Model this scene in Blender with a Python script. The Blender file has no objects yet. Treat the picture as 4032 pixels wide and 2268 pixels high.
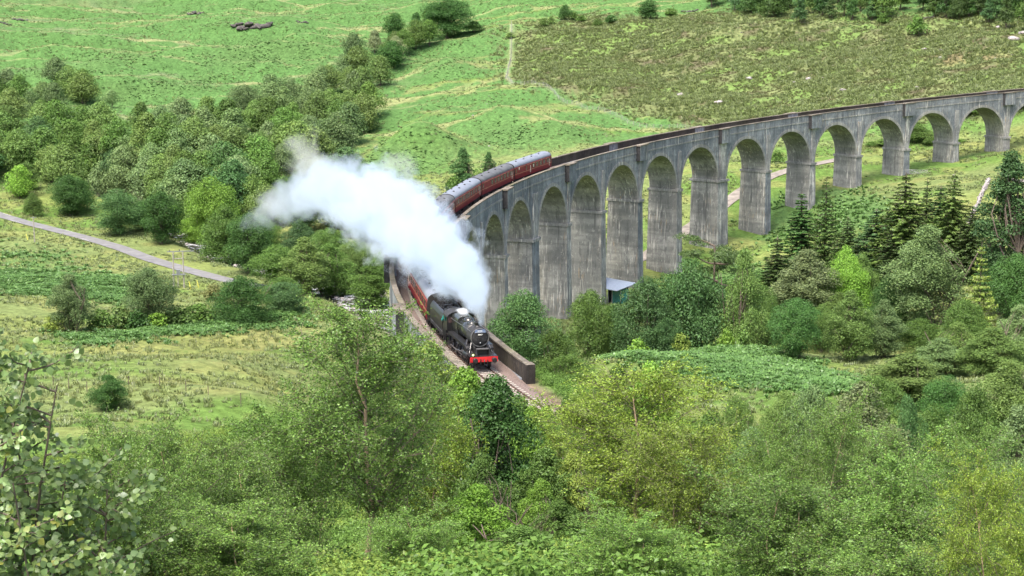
import bpy, math, random
import numpy as np
from mathutils import Vector, Matrix, Euler

SC = bpy.context.scene
COL = SC.collection
rad = math.radians

# ------------------------------------------------------------------ camera
W0, H0, FPX, PITCH, CAMZ = 4032.0, 2268.0, 6736.85, 0.1637, 31.0
cam_d = bpy.data.cameras.new('camera')
cam = bpy.data.objects.new('camera', cam_d); COL.objects.link(cam)
cam_d.sensor_width = 36.0; cam_d.lens = FPX/W0*36.0
cam_d.clip_start = 0.3; cam_d.clip_end = 8000
cam.location = (0, 0, CAMZ); cam.rotation_euler = (math.pi/2-PITCH, 0, 0)
SC.camera = cam

# ------------------------------------------------------------------ sky, sun, exposure (bright overcast)
SUN_EL, SUN_AZ = rad(63), rad(216)          # azimuth clockwise from +Y (camera looks along +Y)
wd = bpy.data.worlds.new('World'); SC.world = wd; wd.use_nodes = True
wn = wd.node_tree.nodes; wl = wd.node_tree.links
sky = wn.new('ShaderNodeTexSky'); sky.sky_type = 'NISHITA'; sky.sun_disc = False
sky.sun_elevation = SUN_EL; sky.sun_rotation = SUN_AZ
sky.air_density = 0.8; sky.dust_density = 6.0; sky.ozone_density = 1.0
wn['Background'].inputs['Strength'].default_value = 0.15
wl.new(sky.outputs[0], wn['Background'].inputs['Color'])
sd = bpy.data.lights.new('sun', 'SUN'); sd.energy = 1.3; sd.angle = rad(22); sd.color = (1.0, 0.95, 0.87)
sun = bpy.data.objects.new('sun', sd); COL.objects.link(sun)
dx, dy, dz = math.sin(SUN_AZ)*math.cos(SUN_EL), math.cos(SUN_AZ)*math.cos(SUN_EL), math.sin(SUN_EL)
sun.rotation_euler = Vector((dx, dy, dz)).to_track_quat('Z', 'Y').to_euler()
sun.location = (-60, -60, 120)
vs = SC.view_settings
vs.view_transform = 'Standard'; vs.look = 'None'; vs.exposure = 1.62; vs.gamma = 1.0; vs.use_curve_mapping = False
cy = SC.cycles
cy.use_denoising = True
cy.max_bounces = 10; cy.diffuse_bounces = 3; cy.glossy_bounces = 2; cy.transmission_bounces = 4; cy.transparent_max_bounces = 8
cy.volume_bounces = 10; cy.volume_step_rate = 1.0; cy.volume_max_steps = 256
cy.caustics_reflective = False; cy.caustics_refractive = False
cy.sample_clamp_indirect = 6.0

# ------------------------------------------------------------------ helpers
def link(o, parent=None):
    COL.objects.link(o)
    if parent is not None: o.parent = parent
    return o
def tag(o, label=None, cat=None, group=None, kind=None):
    if label: o['label'] = label
    if cat: o['category'] = cat
    if group: o['group'] = group
    if kind: o['kind'] = kind
    return o
def empty(name, loc=(0,0,0), rot=(0,0,0), label=None, cat=None, group=None):
    o = bpy.data.objects.new(name, None); o.empty_display_size = 0.3
    o.location = loc; o.rotation_euler = rot
    link(o); return tag(o, label, cat, group)
def mesh_np(name, V, Fs, mats=(), midx=None, smooth=False):
    """V (n,3); Fs list of int arrays (m,k)"""
    me = bpy.data.meshes.new(name)
    V = np.ascontiguousarray(V, dtype=np.float32)
    Fs = [np.asarray(f, dtype=np.int32) for f in Fs if len(f)]
    me.vertices.add(len(V)); me.vertices.foreach_set('co', V.ravel())
    loops = np.concatenate([f.ravel() for f in Fs]) if Fs else np.zeros(0, np.int32)
    tot = np.concatenate([np.full(len(f), f.shape[1], np.int32) for f in Fs]) if Fs else np.zeros(0, np.int32)
    st = np.concatenate([[0], np.cumsum(tot)[:-1]]).astype(np.int32) if len(tot) else tot
    me.loops.add(len(loops)); me.loops.foreach_set('vertex_index', loops)
    me.polygons.add(len(tot)); me.polygons.foreach_set('loop_start', st)
    if midx is not None: me.polygons.foreach_set('material_index', np.asarray(midx, np.int32))
    me.polygons.foreach_set('use_smooth', np.full(len(tot), bool(smooth)))
    for m in mats: me.materials.append(m)
    me.update(calc_edges=True)
    return me
def obj(name, me, parent=None, loc=(0,0,0), rot=(0,0,0)):
    o = bpy.data.objects.new(name, me); o.location = loc; o.rotation_euler = rot
    return link(o, parent)

class MB:
    def __init__(s): s.V=[]; s.F={}; s.n=0; s.M=[]
    def add(s, V, F, m=0):
        V = np.asarray(V, float).reshape(-1,3)
        for f in F: s.M.append(m); s.F.setdefault('l', []).append([i+s.n for i in f])
        s.V.append(V); s.n += len(V); return s
    def box(s, c, d, rz=0, m=0, taper=1.0):
        x,y,z = d[0]/2, d[1]/2, d[2]/2
        P = np.array([[-x,-y,-z],[x,-y,-z],[x,y,-z],[-x,y,-z],[-x*taper,-y*taper,z],[x*taper,-y*taper,z],[x*taper,y*taper,z],[-x*taper,y*taper,z]])
        if rz:
            cc,ss = math.cos(rz), math.sin(rz)
            P = np.stack([P[:,0]*cc-P[:,1]*ss, P[:,0]*ss+P[:,1]*cc, P[:,2]],1)
        return s.add(P+np.array(c), [(0,3,2,1),(4,5,6,7),(0,1,5,4),(1,2,6,5),(2,3,7,6),(3,0,4,7)], m)
    def tube(s, pts, r, n=8, m=0, cap=True):
        pts = np.asarray(pts, float); k = len(pts)
        r = np.broadcast_to(np.asarray(r, float), (k,))
        V = []
        t = np.gradient(pts, axis=0); t /= np.linalg.norm(t,axis=1)[:,None]+1e-9
        a = np.where(np.abs(t[:,2:3])>0.9, np.array([[1.,0,0]]), np.array([[0,0,1.]]))
        u = np.cross(t,a); u /= np.linalg.norm(u,axis=1)[:,None]+1e-9; w = np.cross(t,u)
        for j in range(n):
            an = 2*math.pi*j/n
            V.append(pts + (u*math.cos(an)+w*math.sin(an))*r[:,None])
        V = np.stack(V,1).reshape(-1,3)
        F = [(i*n+j, i*n+(j+1)%n, (i+1)*n+(j+1)%n, (i+1)*n+j) for i in range(k-1) for j in range(n)]
        if cap: F += [tuple(range(n-1,-1,-1)), tuple((k-1)*n+j for j in range(n))]
        return s.add(V, F, m)
    def prism(s, prof, x0, x1, m=0, axis=0):
        """profile of (a,b) extruded along axis 0 (x) -> (x,a,b) or axis 1 (y) -> (a,y,b)"""
        n = len(prof); p = np.asarray(prof, float)
        def mk(v): 
            c = np.full(n, v)
            return np.stack([c,p[:,0],p[:,1]],1) if axis==0 else np.stack([p[:,0],c,p[:,1]],1)
        V = np.concatenate([mk(x0), mk(x1)])
        F = [(i,(i+1)%n,n+(i+1)%n,n+i) for i in range(n)] + [tuple(range(n-1,-1,-1)), tuple(range(n,2*n))]
        return s.add(V,F,m)
    def mesh(s, name, mats, smooth=False):
        me = bpy.data.meshes.new(name)
        V = np.concatenate(s.V)
        me.from_pydata([tuple(v) for v in V], [], s.F['l'])
        for m in (mats if isinstance(mats,(list,tuple)) else [mats]): me.materials.append(m)
        me.polygons.foreach_set('material_index', np.array(s.M, np.int32))
        if smooth: me.polygons.foreach_set('use_smooth', np.ones(len(s.M), bool))
        me.update(); return me
    def build(s, name, mats, parent=None, smooth=False, loc=(0,0,0), rot=(0,0,0)):
        return obj(name, s.mesh(name, mats, smooth), parent, loc, rot)

def vn(x, y, seed=0):
    """value noise 0..1"""
    x = np.asarray(x, float); y = np.asarray(y, float)
    ix = np.floor(x).astype(np.int64); iy = np.floor(y).astype(np.int64)
    fx = x-ix; fy = y-iy; fx = fx*fx*(3-2*fx); fy = fy*fy*(3-2*fy)
    def h(a,b):
        v = (a*374761393 + b*668265263 + seed*974711) & 0x7fffffff
        v = ((v ^ (v>>13))*1274126177) & 0x7fffffff
        v = (v ^ (v>>16)) & 0xffff
        return v/65535.0
    return (h(ix,iy)*(1-fx)+h(ix+1,iy)*fx)*(1-fy) + (h(ix,iy+1)*(1-fx)+h(ix+1,iy+1)*fx)*fy
def fbm(x, y, seed=0, oct=4, gain=.5):
    t = 0; a = 1; n = 0
    for i in range(oct):
        t = t + a*vn(x*2**i, y*2**i, seed+i*17); n += a; a *= gain
    return t/n
def sstep(a,b,x): 
    t = np.clip((x-a)/(b-a),0,1); return t*t*(3-2*t)

# pixel of the photograph <-> direction in the world (used to work out where things stand)
cP, sP = math.cos(PITCH), math.sin(PITCH)
def ray(px, py):
    a = (px-W0/2)/FPX; b = -(py-H0/2)/FPX
    return np.array([a, cP+b*sP, -sP+b*cP])
def atY(px, py, Y):
    r = ray(px,py); return r*(Y/r[1]) + np.array([0,0,CAMZ])
def pix(X, Y, Z):
    z = np.asarray(Z)-CAMZ
    yc = Y*cP - z*sP; zc = Y*sP + z*cP
    yc = np.where(yc<0.5, 0.5, yc)
    return W0/2+FPX*X/yc, H0/2-FPX*zc/yc
def inpoly(x, y, poly):
    r = np.zeros(np.shape(x), bool); n = len(poly)
    for i in range(n):
        x1,y1 = poly[i]; x2,y2 = poly[(i+1)%n]
        c = ((y1>y) != (y2>y)) & (x < (x2-x1)*(y-y1)/((y2-y1) if y2!=y1 else 1e-9)+x1)
        r ^= c
    return r

# ------------------------------------------------------------------ railway curve
RC, CX, CY, A0 = 241.84, 230.145, 214.876, 3.0323
def arc(s, dr=0.0, dz=0.0):
    s = np.asarray(s, float)
    a = A0 - s/RC; r = RC+dr
    return np.stack([CX+r*np.cos(a), CY+r*np.sin(a), 0.018*s+0.678e-4*s*s+dz+0*a], -1)
PITCHP, KINGX = 16.9855, 1.9294
def pier_s(k):
    s = k*PITCHP
    for q in (3,8):
        s += KINGX if k>q else (KINGX/2 if k==q else 0)
    return s

# ------------------------------------------------------------------ materials
def nodes(name):
    m = bpy.data.materials.new(name); m.use_nodes = True
    return m, m.node_tree.nodes, m.node_tree.links, m.node_tree.nodes['Principled BSDF']
def simple(name, col, rough=.6, metal=0, var=.25, scale=3.0, bump=0, spec=.4):
    m,n,l,b = nodes(name)
    tc = n.new('ShaderNodeTexCoord'); nz = n.new('ShaderNodeTexNoise'); nz.inputs['Scale'].default_value = scale; nz.inputs['Detail'].default_value = 5
    l.new(tc.outputs['Object'], nz.inputs['Vector'])
    r = n.new('ShaderNodeValToRGB'); l.new(nz.outputs[0], r.inputs[0])
    r.color_ramp.elements[0].position=.3; r.color_ramp.elements[1].position=.7
    r.color_ramp.elements[0].color = tuple(c*(1-var) for c in col)+(1,); r.color_ramp.elements[1].color = tuple(min(1,c*(1+var)) for c in col)+(1,)
    l.new(r.outputs[0], b.inputs['Base Color'])
    b.inputs['Roughness'].default_value = rough; b.inputs['Metallic'].default_value = metal
    b.inputs['Specular IOR Level'].default_value = spec
    if bump:
        bp = n.new('ShaderNodeBump'); bp.inputs['Strength'].default_value = bump; l.new(nz.outputs[0], bp.inputs['Height']); l.new(bp.outputs[0], b.inputs['Normal'])
    return m
def leafmat(name, var=.45, yellow=.35, gloss=.05, transl=.32):
    """leaf: colour from the object's own colour, varied leaf by leaf"""
    m = bpy.data.materials.new(name); m.use_nodes = True
    n = m.node_tree.nodes; l = m.node_tree.links; n.clear()
    out = n.new('ShaderNodeOutputMaterial')
    oi = n.new('ShaderNodeObjectInfo'); ge = n.new('ShaderNodeNewGeometry')
    mr = n.new('ShaderNodeMapRange'); mr.inputs['To Min'].default_value = 1-var; mr.inputs['To Max'].default_value = 1+var
    l.new(ge.outputs['Random Per Island'], mr.inputs['Value'])
    mo = n.new('ShaderNodeMapRange'); mo.inputs['To Min'].default_value = .78; mo.inputs['To Max'].default_value = 1.22; l.new(oi.outputs['Random'], mo.inputs['Value'])
    m0 = n.new('ShaderNodeVectorMath'); m0.operation='SCALE'; l.new(oi.outputs['Color'], m0.inputs[0]); l.new(mo.outputs[0], m0.inputs['Scale'])
    mul = n.new('ShaderNodeVectorMath'); mul.operation='SCALE'
    l.new(m0.outputs[0], mul.inputs[0]); l.new(mr.outputs[0], mul.inputs['Scale'])
    # a share of leaves is yellower
    w = n.new('ShaderNodeMath'); w.operation='MULTIPLY'; w.inputs[1].default_value = 7.31; l.new(ge.outputs['Random Per Island'], w.inputs[0])
    fr = n.new('ShaderNodeMath'); fr.operation='FRACT'; l.new(w.outputs[0], fr.inputs[0])
    ms = n.new('ShaderNodeMath'); ms.operation='MULTIPLY'; ms.inputs[1].default_value = yellow; l.new(fr.outputs[0], ms.inputs[0])
    mx = n.new('ShaderNodeMix'); mx.data_type='RGBA'; mx.blend_type='MULTIPLY'
    l.new(ms.outputs[0], mx.inputs[0]); l.new(mul.outputs[0], mx.inputs[6]); mx.inputs[7].default_value = (1.32,1.12,.65,1)
    mx.clamp_result=False
    d = n.new('ShaderNodeBsdfDiffuse'); t = n.new('ShaderNodeBsdfTranslucent'); g = n.new('ShaderNodeBsdfGlossy'); g.inputs['Roughness'].default_value=.35
    g.inputs['Color'].default_value=(.8,.85,.9,1)
    l.new(mx.outputs[2], d.inputs[0]); l.new(mx.outputs[2], t.inputs[0])
    a = n.new('ShaderNodeMixShader'); a.inputs[0].default_value = transl; l.new(d.outputs[0],a.inputs[1]); l.new(t.outputs[0],a.inputs[2])
    b = n.new('ShaderNodeMixShader'); b.inputs[0].default_value = gloss; l.new(a.outputs[0],b.inputs[1]); l.new(g.outputs[0],b.inputs[2])
    l.new(b.outputs[0], out.inputs[0])
    return m
def concrete(name, dark, light, streak=.6, sth=.58, warm=(.30,.25,.16), wamt=.3, lifts=.5, dstreak=.6):
    m,n,l,b = nodes(name)
    ge = n.new('ShaderNodeNewGeometry')
    def noise(scale, mp=(1,1,1), det=5, off=(0,0,0), rough=.55):
        mpn = n.new('ShaderNodeMapping'); mpn.inputs['Scale'].default_value = mp; mpn.inputs['Location'].default_value = off
        l.new(ge.outputs['Position'], mpn.inputs[0])
        z = n.new('ShaderNodeTexNoise'); z.inputs['Scale'].default_value=scale; z.inputs['Detail'].default_value=det; z.inputs['Roughness'].default_value=rough
        l.new(mpn.outputs[0], z.inputs['Vector']); return z.outputs[0]
    def rng(s,a,bb,lo=0,hi=1):
        r = n.new('ShaderNodeMapRange'); r.inputs[1].default_value=a; r.inputs[2].default_value=bb; r.inputs[3].default_value=lo; r.inputs[4].default_value=hi
        l.new(s, r.inputs[0]); return r.outputs[0]
    def mixc(f, A, B):
        x = n.new('ShaderNodeMix'); x.data_type='RGBA'
        l.new(f, x.inputs[0])
        for v,i in ((A,6),(B,7)):
            if isinstance(v,tuple): x.inputs[i].default_value = v+(1,)
            else: l.new(v, x.inputs[i])
        return x.outputs[2]
    big = noise(.22, det=7)
    c = mixc(rng(big,.36,.66), dark, light)
    c = mixc(rng(noise(.16,(1,1,.5),4,(40,9,3)),.5,.7,0,wamt), c, warm)
    # horizontal pours
    lf = noise(1.0,(.05,.05,.8),3,(7,1,2))
    c = mixc(rng(lf,.45,.62,0,lifts*.55), c, tuple(x*.55 for x in dark))
    c = mixc(rng(noise(1.0,(.03,.03,.22),3,(17,3,8)),.48,.56,0,lifts*.5), c, tuple(x*.62 for x in dark))
    # dark run-down stains
    c = mixc(rng(noise(1.0,(1.5,1.5,.12),6,(3,8,1),.7),.52,.62,0,dstreak), c, (.05,.05,.052))
    # white lime streaks of limited length
    st = noise(1.0,(2.6,2.6,.2),5,(11,5,2),.65); lim = noise(.25,(1,1,.7),3,(2,2,30))
    mlt = n.new('ShaderNodeMath'); mlt.operation='MULTIPLY'; l.new(rng(st,sth,sth+.045),mlt.inputs[0]); l.new(rng(lim,.42,.6,0,streak),mlt.inputs[1])
    c = mixc(mlt.outputs[0], c, (.68,.66,.6))
    st2 = noise(1.0,(3.6,3.6,.34),4,(31,5,9),.65)
    ml2 = n.new('ShaderNodeMath'); ml2.operation='MULTIPLY'; l.new(rng(st2,.6,.64),ml2.inputs[0]); l.new(rng(lim,.5,.62,0,streak*.8),ml2.inputs[1])
    c = mixc(ml2.outputs[0], c, (.42,.29,.15))
    blot = noise(1.1,(1,1,.8),7,(5,5,5),.72)
    c = mixc(rng(blot,.5,.6,0,.42), c, tuple(x*.5 for x in dark))
    c = mixc(rng(noise(1.6,(1,1,.7),6,(15,2,5),.7),.58,.66,0,.4), c, tuple(min(.6,x*1.5) for x in light))
    fine = noise(3.5, det=6, rough=.7)
    c = mixc(rng(fine,.3,.75,0,.35), c, tuple(x*.5 for x in dark))
    l.new(c, b.inputs['Base Color']); b.inputs['Roughness'].default_value=.9; b.inputs['Specular IOR Level'].default_value=.2
    bp = n.new('ShaderNodeBump'); bp.inputs['Strength'].default_value=.5; bp.inputs['Distance'].default_value=.12; l.new(fine,bp.inputs['Height']); l.new(bp.outputs[0], b.inputs['Normal'])
    return m

M_FACE = concrete('weathered_concrete', (.14,.158,.178), (.31,.33,.35), .7, .575, (.2,.18,.13), .35, .5, .55)
M_SIDE = concrete('shuttered_concrete', (.21,.216,.207), (.385,.385,.35), .7, .565, (.27,.24,.17), .55, 1.1, .55)
M_PIL  = concrete('limed_concrete', (.20,.205,.21), (.40,.395,.38), .9, .52, (.30,.25,.17), .4, .5, .5)
M_RING = concrete('arch_ring_concrete', (.20,.205,.205), (.34,.34,.32), .7, .55, (.3,.26,.18), .3, .3, .35)
M_SOOT = concrete('sooty_concrete', (.032,.028,.024), (.085,.075,.063), .2, .66, (.05,.05,.02), .5, .3, .4)
M_COPE = concrete('lichened_coping', (.10,.088,.068), (.25,.22,.18), .4, .6, (.12,.12,.05), .6, .1, .35)
M_DARK = simple('shade_and_vent_dark', (.03,.03,.032), .95)
M_BALLAST = simple('brown_ballast', (.14,.105,.09), .95, var=.6, scale=9, bump=1.0)
M_RAIL = simple('rusty_rail', (.10,.06,.045), .5, .4)
M_TIMBER = simple('weathered_timber', (.30,.28,.24), .9, scale=8)
M_STEEL = simple('galvanised_steel', (.22,.235,.24), .55, .4, var=.1)
M_ROCK = simple('pale_grey_rock', (.25,.23,.225), .95, var=.55, scale=1.2, bump=.6)
M_ROCKD = simple('dark_mossy_rock', (.07,.065,.06), .95, var=.6, scale=.8, bump=.6)
M_BARK = simple('grey_brown_bark', (.12,.095,.075), .95, var=.4, scale=6)
M_BIRCH = simple('tan_birch_bark', (.42,.30,.20), .9, var=.5, scale=5)
M_ROAD = simple('worn_asphalt', (.145,.145,.145), .95, var=.2, scale=.6)
M_TRACK = simple('stony_track', (.19,.17,.145), .95, var=.35, scale=.7)
M_LEAF = leafmat('leaf',var=.33,gloss=.012,transl=.24); M_LEAFN = leafmat('birch_leaf', .6, .5, .025, .32); M_NEED = leafmat('needles', .4, .25, .02, .2)
M_BIGLEAF = leafmat('large_leaf', .3, .45, .03, .42)
M_FERN = leafmat('fern', .4, .3, .03, .3); M_HEATH = leafmat('heather_sprigs', .6, .3, .0, .15)
# ------------------------------------------------------------------ ground
PIXCTL = [  # photograph position of a ground point and its distance
 (0,0,950),(700,0,950),(1300,0,960),(2000,0,900),(2700,0,800),(3400,0,700),(4032,0,640),
 (0,160,800),(500,160,810),(1000,160,820),(1600,160,800),
 (0,300,700),(500,300,700),(1000,300,690),(1700,300,640),(2000,130,700),(2000,300,600),(2600,200,640),(3300,200,585),(4032,200,530),
 (2600,470,520),(3000,500,500),(3400,340,520),(4000,380,470),(1700,500,520),(1450,640,490),(1560,470,540),(1300,420,590),(1100,520,560),
 (0,520,560),(500,480,580),(800,480,575),(300,640,490),(700,640,490),(300,830,440),(0,850,425),(700,800,445),(1000,800,440),
 (890,1100,345),(440,960,395),(1200,960,400),(0,1000,375),(200,1100,328),(700,1270,290),(300,1300,275),(300,1400,245),(900,1400,236),
 (430,1620,185),(1000,1550,190),(300,1700,155),(3640,600,445),(3980,520,450),(3260,640,432),(2960,720,410),(2700,900,378),(2540,1010,362),
 (3600,760,370),(3980,720,372),(3850,800,355),(2860,1380,237),(3300,1480,218),(2400,1400,215),(3550,1150,300),(3900,1250,270),(3900,1500,190),(3300,1200,300),
 (2650,1370,250),(2060,1420,205),(2424,1196,325),(2450,1215,316),
]
CTL = [tuple(atY(*p)) for p in PIXCTL]
CTL += [ # world points
 (0,0,29.4),(-6,0,29),(6,0,29),(0,4,28),(-5,9,25.6),(4,10,25.4),(0,20,22.6),(-14,22,22),(14,22,22.3),(0,35,18.6),(-25,40,15),(25,40,18),(0,45,15.6),(0,60,10.5),(-15,70,5),
 (0,76,6.3),(-3,100,0.6),(-12,110,-2),(20,70,8),(40,70,9),(-40,90,-3),(-30,120,-6),(12,111,-1.6),(24,88,-1.5),(6,124,-1.6),(1,138,-1.7),(-3,150,-2.8),
 (22,108,-3),(34,96,-2),(55,90,2),(75,100,3),(30,130,-8),(45,150,-11),(70,150,-9),(16,135,-4),(12,150,-6),(-8,165,-9),(2,170,-9),(-22,165,-12),(-20,185,-16),(6,195,-15),(-14,205,-20),(0,212,-20),
 (-14,235,-25.6),(-2,232,-24.5),(5,250,-25.5),(-12,262,-25.8),(10,275,-25.8),(-6,290,-25.8),(20,300,-25.4),(-16,318,-25.6),(-30,343,-25.6),(-62,390,-25.2),(12,318,-25),(25,337,-24.6),(35,355,-23.6),(46,367,-20),(57,380,-19.5),
 (69,392,-14.5),(82,402,-11.2),(95,412,-9.5),(109,421,-6.8),(124,429,-5),(140,437,-1),(156,444,6),(165,455,9),(170,440,7),
 (-250,400,-10),(-300,600,20),(-350,850,50),(300,600,50),(260,430,10),(250,250,0),(200,100,15),(-150,200,-15),(-250,250,0),(-120,60,10),(120,30,28),
 (0,-80,52),(-150,-80,50),(150,-80,55),(-500,-300,90),(500,-300,90),(-700,400,70),(600,300,80),(-700,1000,110),(0,1250,95),(-350,1250,100),(350,1150,90),(700,900,120),(0,1700,190),(-900,1700,220),(900,1700,220),(0,-700,150),
]
CTL = np.array(CTL)
_S = 300.0
def _tps_fit(P):
    n = len(P); d = np.hypot(P[:,None,0]-P[None,:,0], P[:,None,1]-P[None,:,1])/_S
    K = d*d*np.log(d+1e-9) + np.eye(n)*2e-4
    A = np.zeros((n+3,n+3)); A[:n,:n]=K; A[:n,n]=1; A[:n,n+1]=P[:,0]/_S; A[:n,n+2]=P[:,1]/_S; A[n:,:n]=A[:n,n:].T
    return np.linalg.solve(A, np.concatenate([P[:,2],np.zeros(3)]))
_w = _tps_fit(CTL)
def base_z(x, y):
    x = np.asarray(x,float); y = np.asarray(y,float); sh = x.shape; x = x.ravel(); y = y.ravel()
    z = _w[-3] + _w[-2]*x/_S + _w[-1]*y/_S
    for i in range(len(CTL)):
        d2 = ((x-CTL[i,0])**2+(y-CTL[i,1])**2)/_S**2
        z = z + _w[i]*.5*d2*np.log(d2+1e-12)
    return np.clip(z, -27, 400).reshape(sh)
# polylines
def dpoly(x, y, pl):
    """distance to a polyline and position along it"""
    x = np.asarray(x,float); y = np.asarray(y,float)
    best = np.full(x.shape, 1e9); zz = np.zeros(x.shape)
    for a,b in zip(pl[:-1], pl[1:]):
        d = np.array(b[:2])-np.array(a[:2]); L2 = (d*d).sum()
        t = np.clip(((x-a[0])*d[0]+(y-a[1])*d[1])/L2, 0, 1)
        q = np.hypot(x-a[0]-t*d[0], y-a[1]-t*d[1])
        m = q<best; best = np.where(m,q,best)
        zz = np.where(m, a[2]+t*(b[2]-a[2]), zz)
    return best, zz
def spl(pts, n=8):
    pts = np.asarray(pts,float); out=[]
    P = np.vstack([2*pts[0]-pts[1], pts, 2*pts[-1]-pts[-2]])
    for i in range(1,len(P)-2):
        for t in np.linspace(0,1,n,endpoint=False):
            out.append(.5*((2*P[i])+(-P[i-1]+P[i+1])*t+(2*P[i-1]-5*P[i]+4*P[i+1]-P[i+2])*t*t+(-P[i-1]+3*P[i]-3*P[i+1]+P[i+2])*t**3))
    out.append(pts[-1]); return np.array(out)
RIVER = spl([(-170,530,-24),(-120,485,-24.6),(-84,430,-25.6),(-64,390,-26.2),(-46,362,-26.3),(-34,342,-26.4),(-25,322,-26.5),(-16,300,-26.6),(-4,276,-26.7),(8,262,-26.8),(24,262,-26.9),(45,250,-27),(80,250,-27)],6)
def gpath(pxs, n=6):
    P = [atY(*p) for p in pxs]
    P = spl(P, n); P[:,2] = base_z(P[:,0],P[:,1])
    for _ in range(30): P[1:-1,2] = (P[:-2,2]+2*P[1:-1,2]+P[2:,2])/4
    return P
ROAD = gpath([(-500,790,470),(-250,815,450),(0,849,424),(200,880,412),(440,950,392),(640,1020,368),(890,1096,345),(1050,1130,337)])
TRACK = gpath([(2480,1050,358),(2560,1000,362),(2700,900,378),(2830,810,394),(2960,730,410),(3120,675,425),(3260,636,434),(3330,640,440)])
RAILP = arc(np.linspace(-190,-96,24), 0, -.35)
def ground(x, y):
    x = np.asarray(x,float); y = np.asarray(y,float)
    z = base_z(x,y)
    D = np.hypot(x,y)
    # broad folds of the hill, knolls and tussocky relief (bigger far away, where the hill is rough)
    far = sstep(300,520,y)*sstep(0,1,1)
    hill = sstep(430,560,y)
    fold = (fbm(x/95+3, y/30+.25*x/70, 5, 3)-.5)*17*hill*(1-.5*sstep(0,60,x-.12*y))
    knob = (fbm(x/16, y/13, 9, 3)-.5)*3.8*hill
    tus = (fbm(x/4.2, y/4.2, 21, 3)-.5)*(.25+.9*far)
    med = (fbm(x/24, y/20, 33, 3)-.5)*2.2*sstep(60,130,D)*(1-hill)
    dv,_ = dpoly(x,y,arc(np.linspace(-130,280,60)))
    dr,rz = dpoly(x,y,ROAD); dt,tz = dpoly(x,y,TRACK); dw,wz = dpoly(x,y,RIVER); dl,lz = dpoly(x,y,RAILP)
    quiet = np.minimum(sstep(4,14,dv), np.minimum(sstep(3,12,dr), sstep(3,10,dt)))
    near = 1-sstep(10,25,D)
    z = z + (fold+knob+med)*quiet + tus*np.minimum(sstep(2,6,dr),sstep(2,5,dt))*(1-.8*near)
    # mounds seen behind the train
    for (mx,my,sx,sy,h) in MOUNDS:
        z = z + h*np.exp(-((x-mx)/sx)**2-((y-my)/sy)**2)
    k = 1-sstep(2.2,9,dr); z = z*(1-k)+(rz-.05)*k
    k = 1-sstep(2.2,7,dt); z = z*(1-k)+(tz-.05)*k
    k = 1-sstep(3.5,11,dw); z = z*(1-k)+(wz-.7+.5*vn(x/2,y/2,3))*k
    k = (1-sstep(3.6,8.5,dl)); z = z*(1-k)+lz*k
    return z
MOUNDS = []
for px,py,Y,sx,sy,h in [(1660,625,492,11,9,8),(1990,505,520,14,9,6.5),(1180,205,760,36,17,11),(560,345,680,55,13,8),(440,440,640,34,11,8),(880,430,605,42,9,4),(820,300,700,50,10,6),(640,500,575,30,9,3),(200,190,790,60,16,8),(1760,230,640,14,16,3),(1050,130,840,50,16,9),(350,255,720,45,13,7),(2150,545,500,12,9,4),(1500,600,480,9,9,4),(1760,215,650,13,12,5)]:
    p = atY(px,py,Y); MOUNDS.append((p[0],p[1],sx,sy,h))
_TS = np.concatenate([np.arange(3,60,.5), np.arange(60,300,1.5), np.arange(300,1100,2.5)])
def at(px, py, ymin=0, ymax=2000):
    """first point of the ground seen along a line of sight of the photograph"""
    r = ray(px,py); t = _TS[(_TS>=ymin)&(_TS<=ymax)]
    X = r[0]/r[1]*t; Z = CAMZ+r[2]/r[1]*t
    g = ground(X,t); k = np.nonzero(Z<=g)[0]
    if len(k)==0: i = np.argmin(Z-g)
    else: i = k[0]
    Y = t[i]
    if len(k) and i>0:
        a = (Z-g)[i-1]; b = (Z-g)[i]; Y = t[i-1]+(t[i]-t[i-1])*a/(a-b+1e-9)
    x = r[0]/r[1]*Y
    return np.array([x, Y, float(ground(np.array([x]),np.array([Y]))[0])])
def gz(x,y): return float(ground(np.array([x]),np.array([y]))[0])

# zones of the ground cover, outlined where the photograph shows them
MOOR = [(2010,120),(2300,70),(2700,75),(2900,45),(3300,60),(4100,70),(4100,420),(2900,540),(2560,470),(2330,390),(2120,340),(2020,295)]
FERN = [ [(-80,1060),(250,1055),(560,1110),(520,1190),(200,1160),(-80,1130)], [(250,1325),(600,1290),(1150,1225),(1200,1270),(700,1312),(300,1350)],
 [(2330,1385),(2700,1360),(3000,1370),(3300,1500),(3480,1545),(3100,1540),(2800,1510),(2600,1445)],
 [(1550,605),(1640,568),(1760,620),(1770,690),(1560,690)], [(1840,555),(1950,480),(2080,500),(2160,565),(1880,565)], [(1640,250),(1780,200),(1870,240),(1700,295)],
 [(230,420),(350,340),(800,300),(900,330),(600,375),(400,440),(280,440)], [(800,220),(900,180),(1150,140),(1300,180),(1250,245),(1000,262),(820,270)],
 [(300,490),(700,460),(900,500),(700,530),(400,560)], [(100,270),(500,200),(700,215),(400,270),(150,330)],
 [(3230,720),(3450,760),(3560,860),(3400,980),(3200,900)], [(2980,790),(3130,760),(3180,900),(3000,980)],
 [(3250,60),(3520,95),(3420,125),(3150,130)], [(2850,85),(2960,90),(2880,190),(2790,190)], [(3700,70),(4100,120),(4100,160),(3900,100)],[(1450,560),(1560,560),(1530,640),(1420,640)],
 [(2650,1090),(3000,1010),(3050,1100),(2700,1180)],[(0,980),(300,1000),(260,1040),(0,1030)]]
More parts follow.
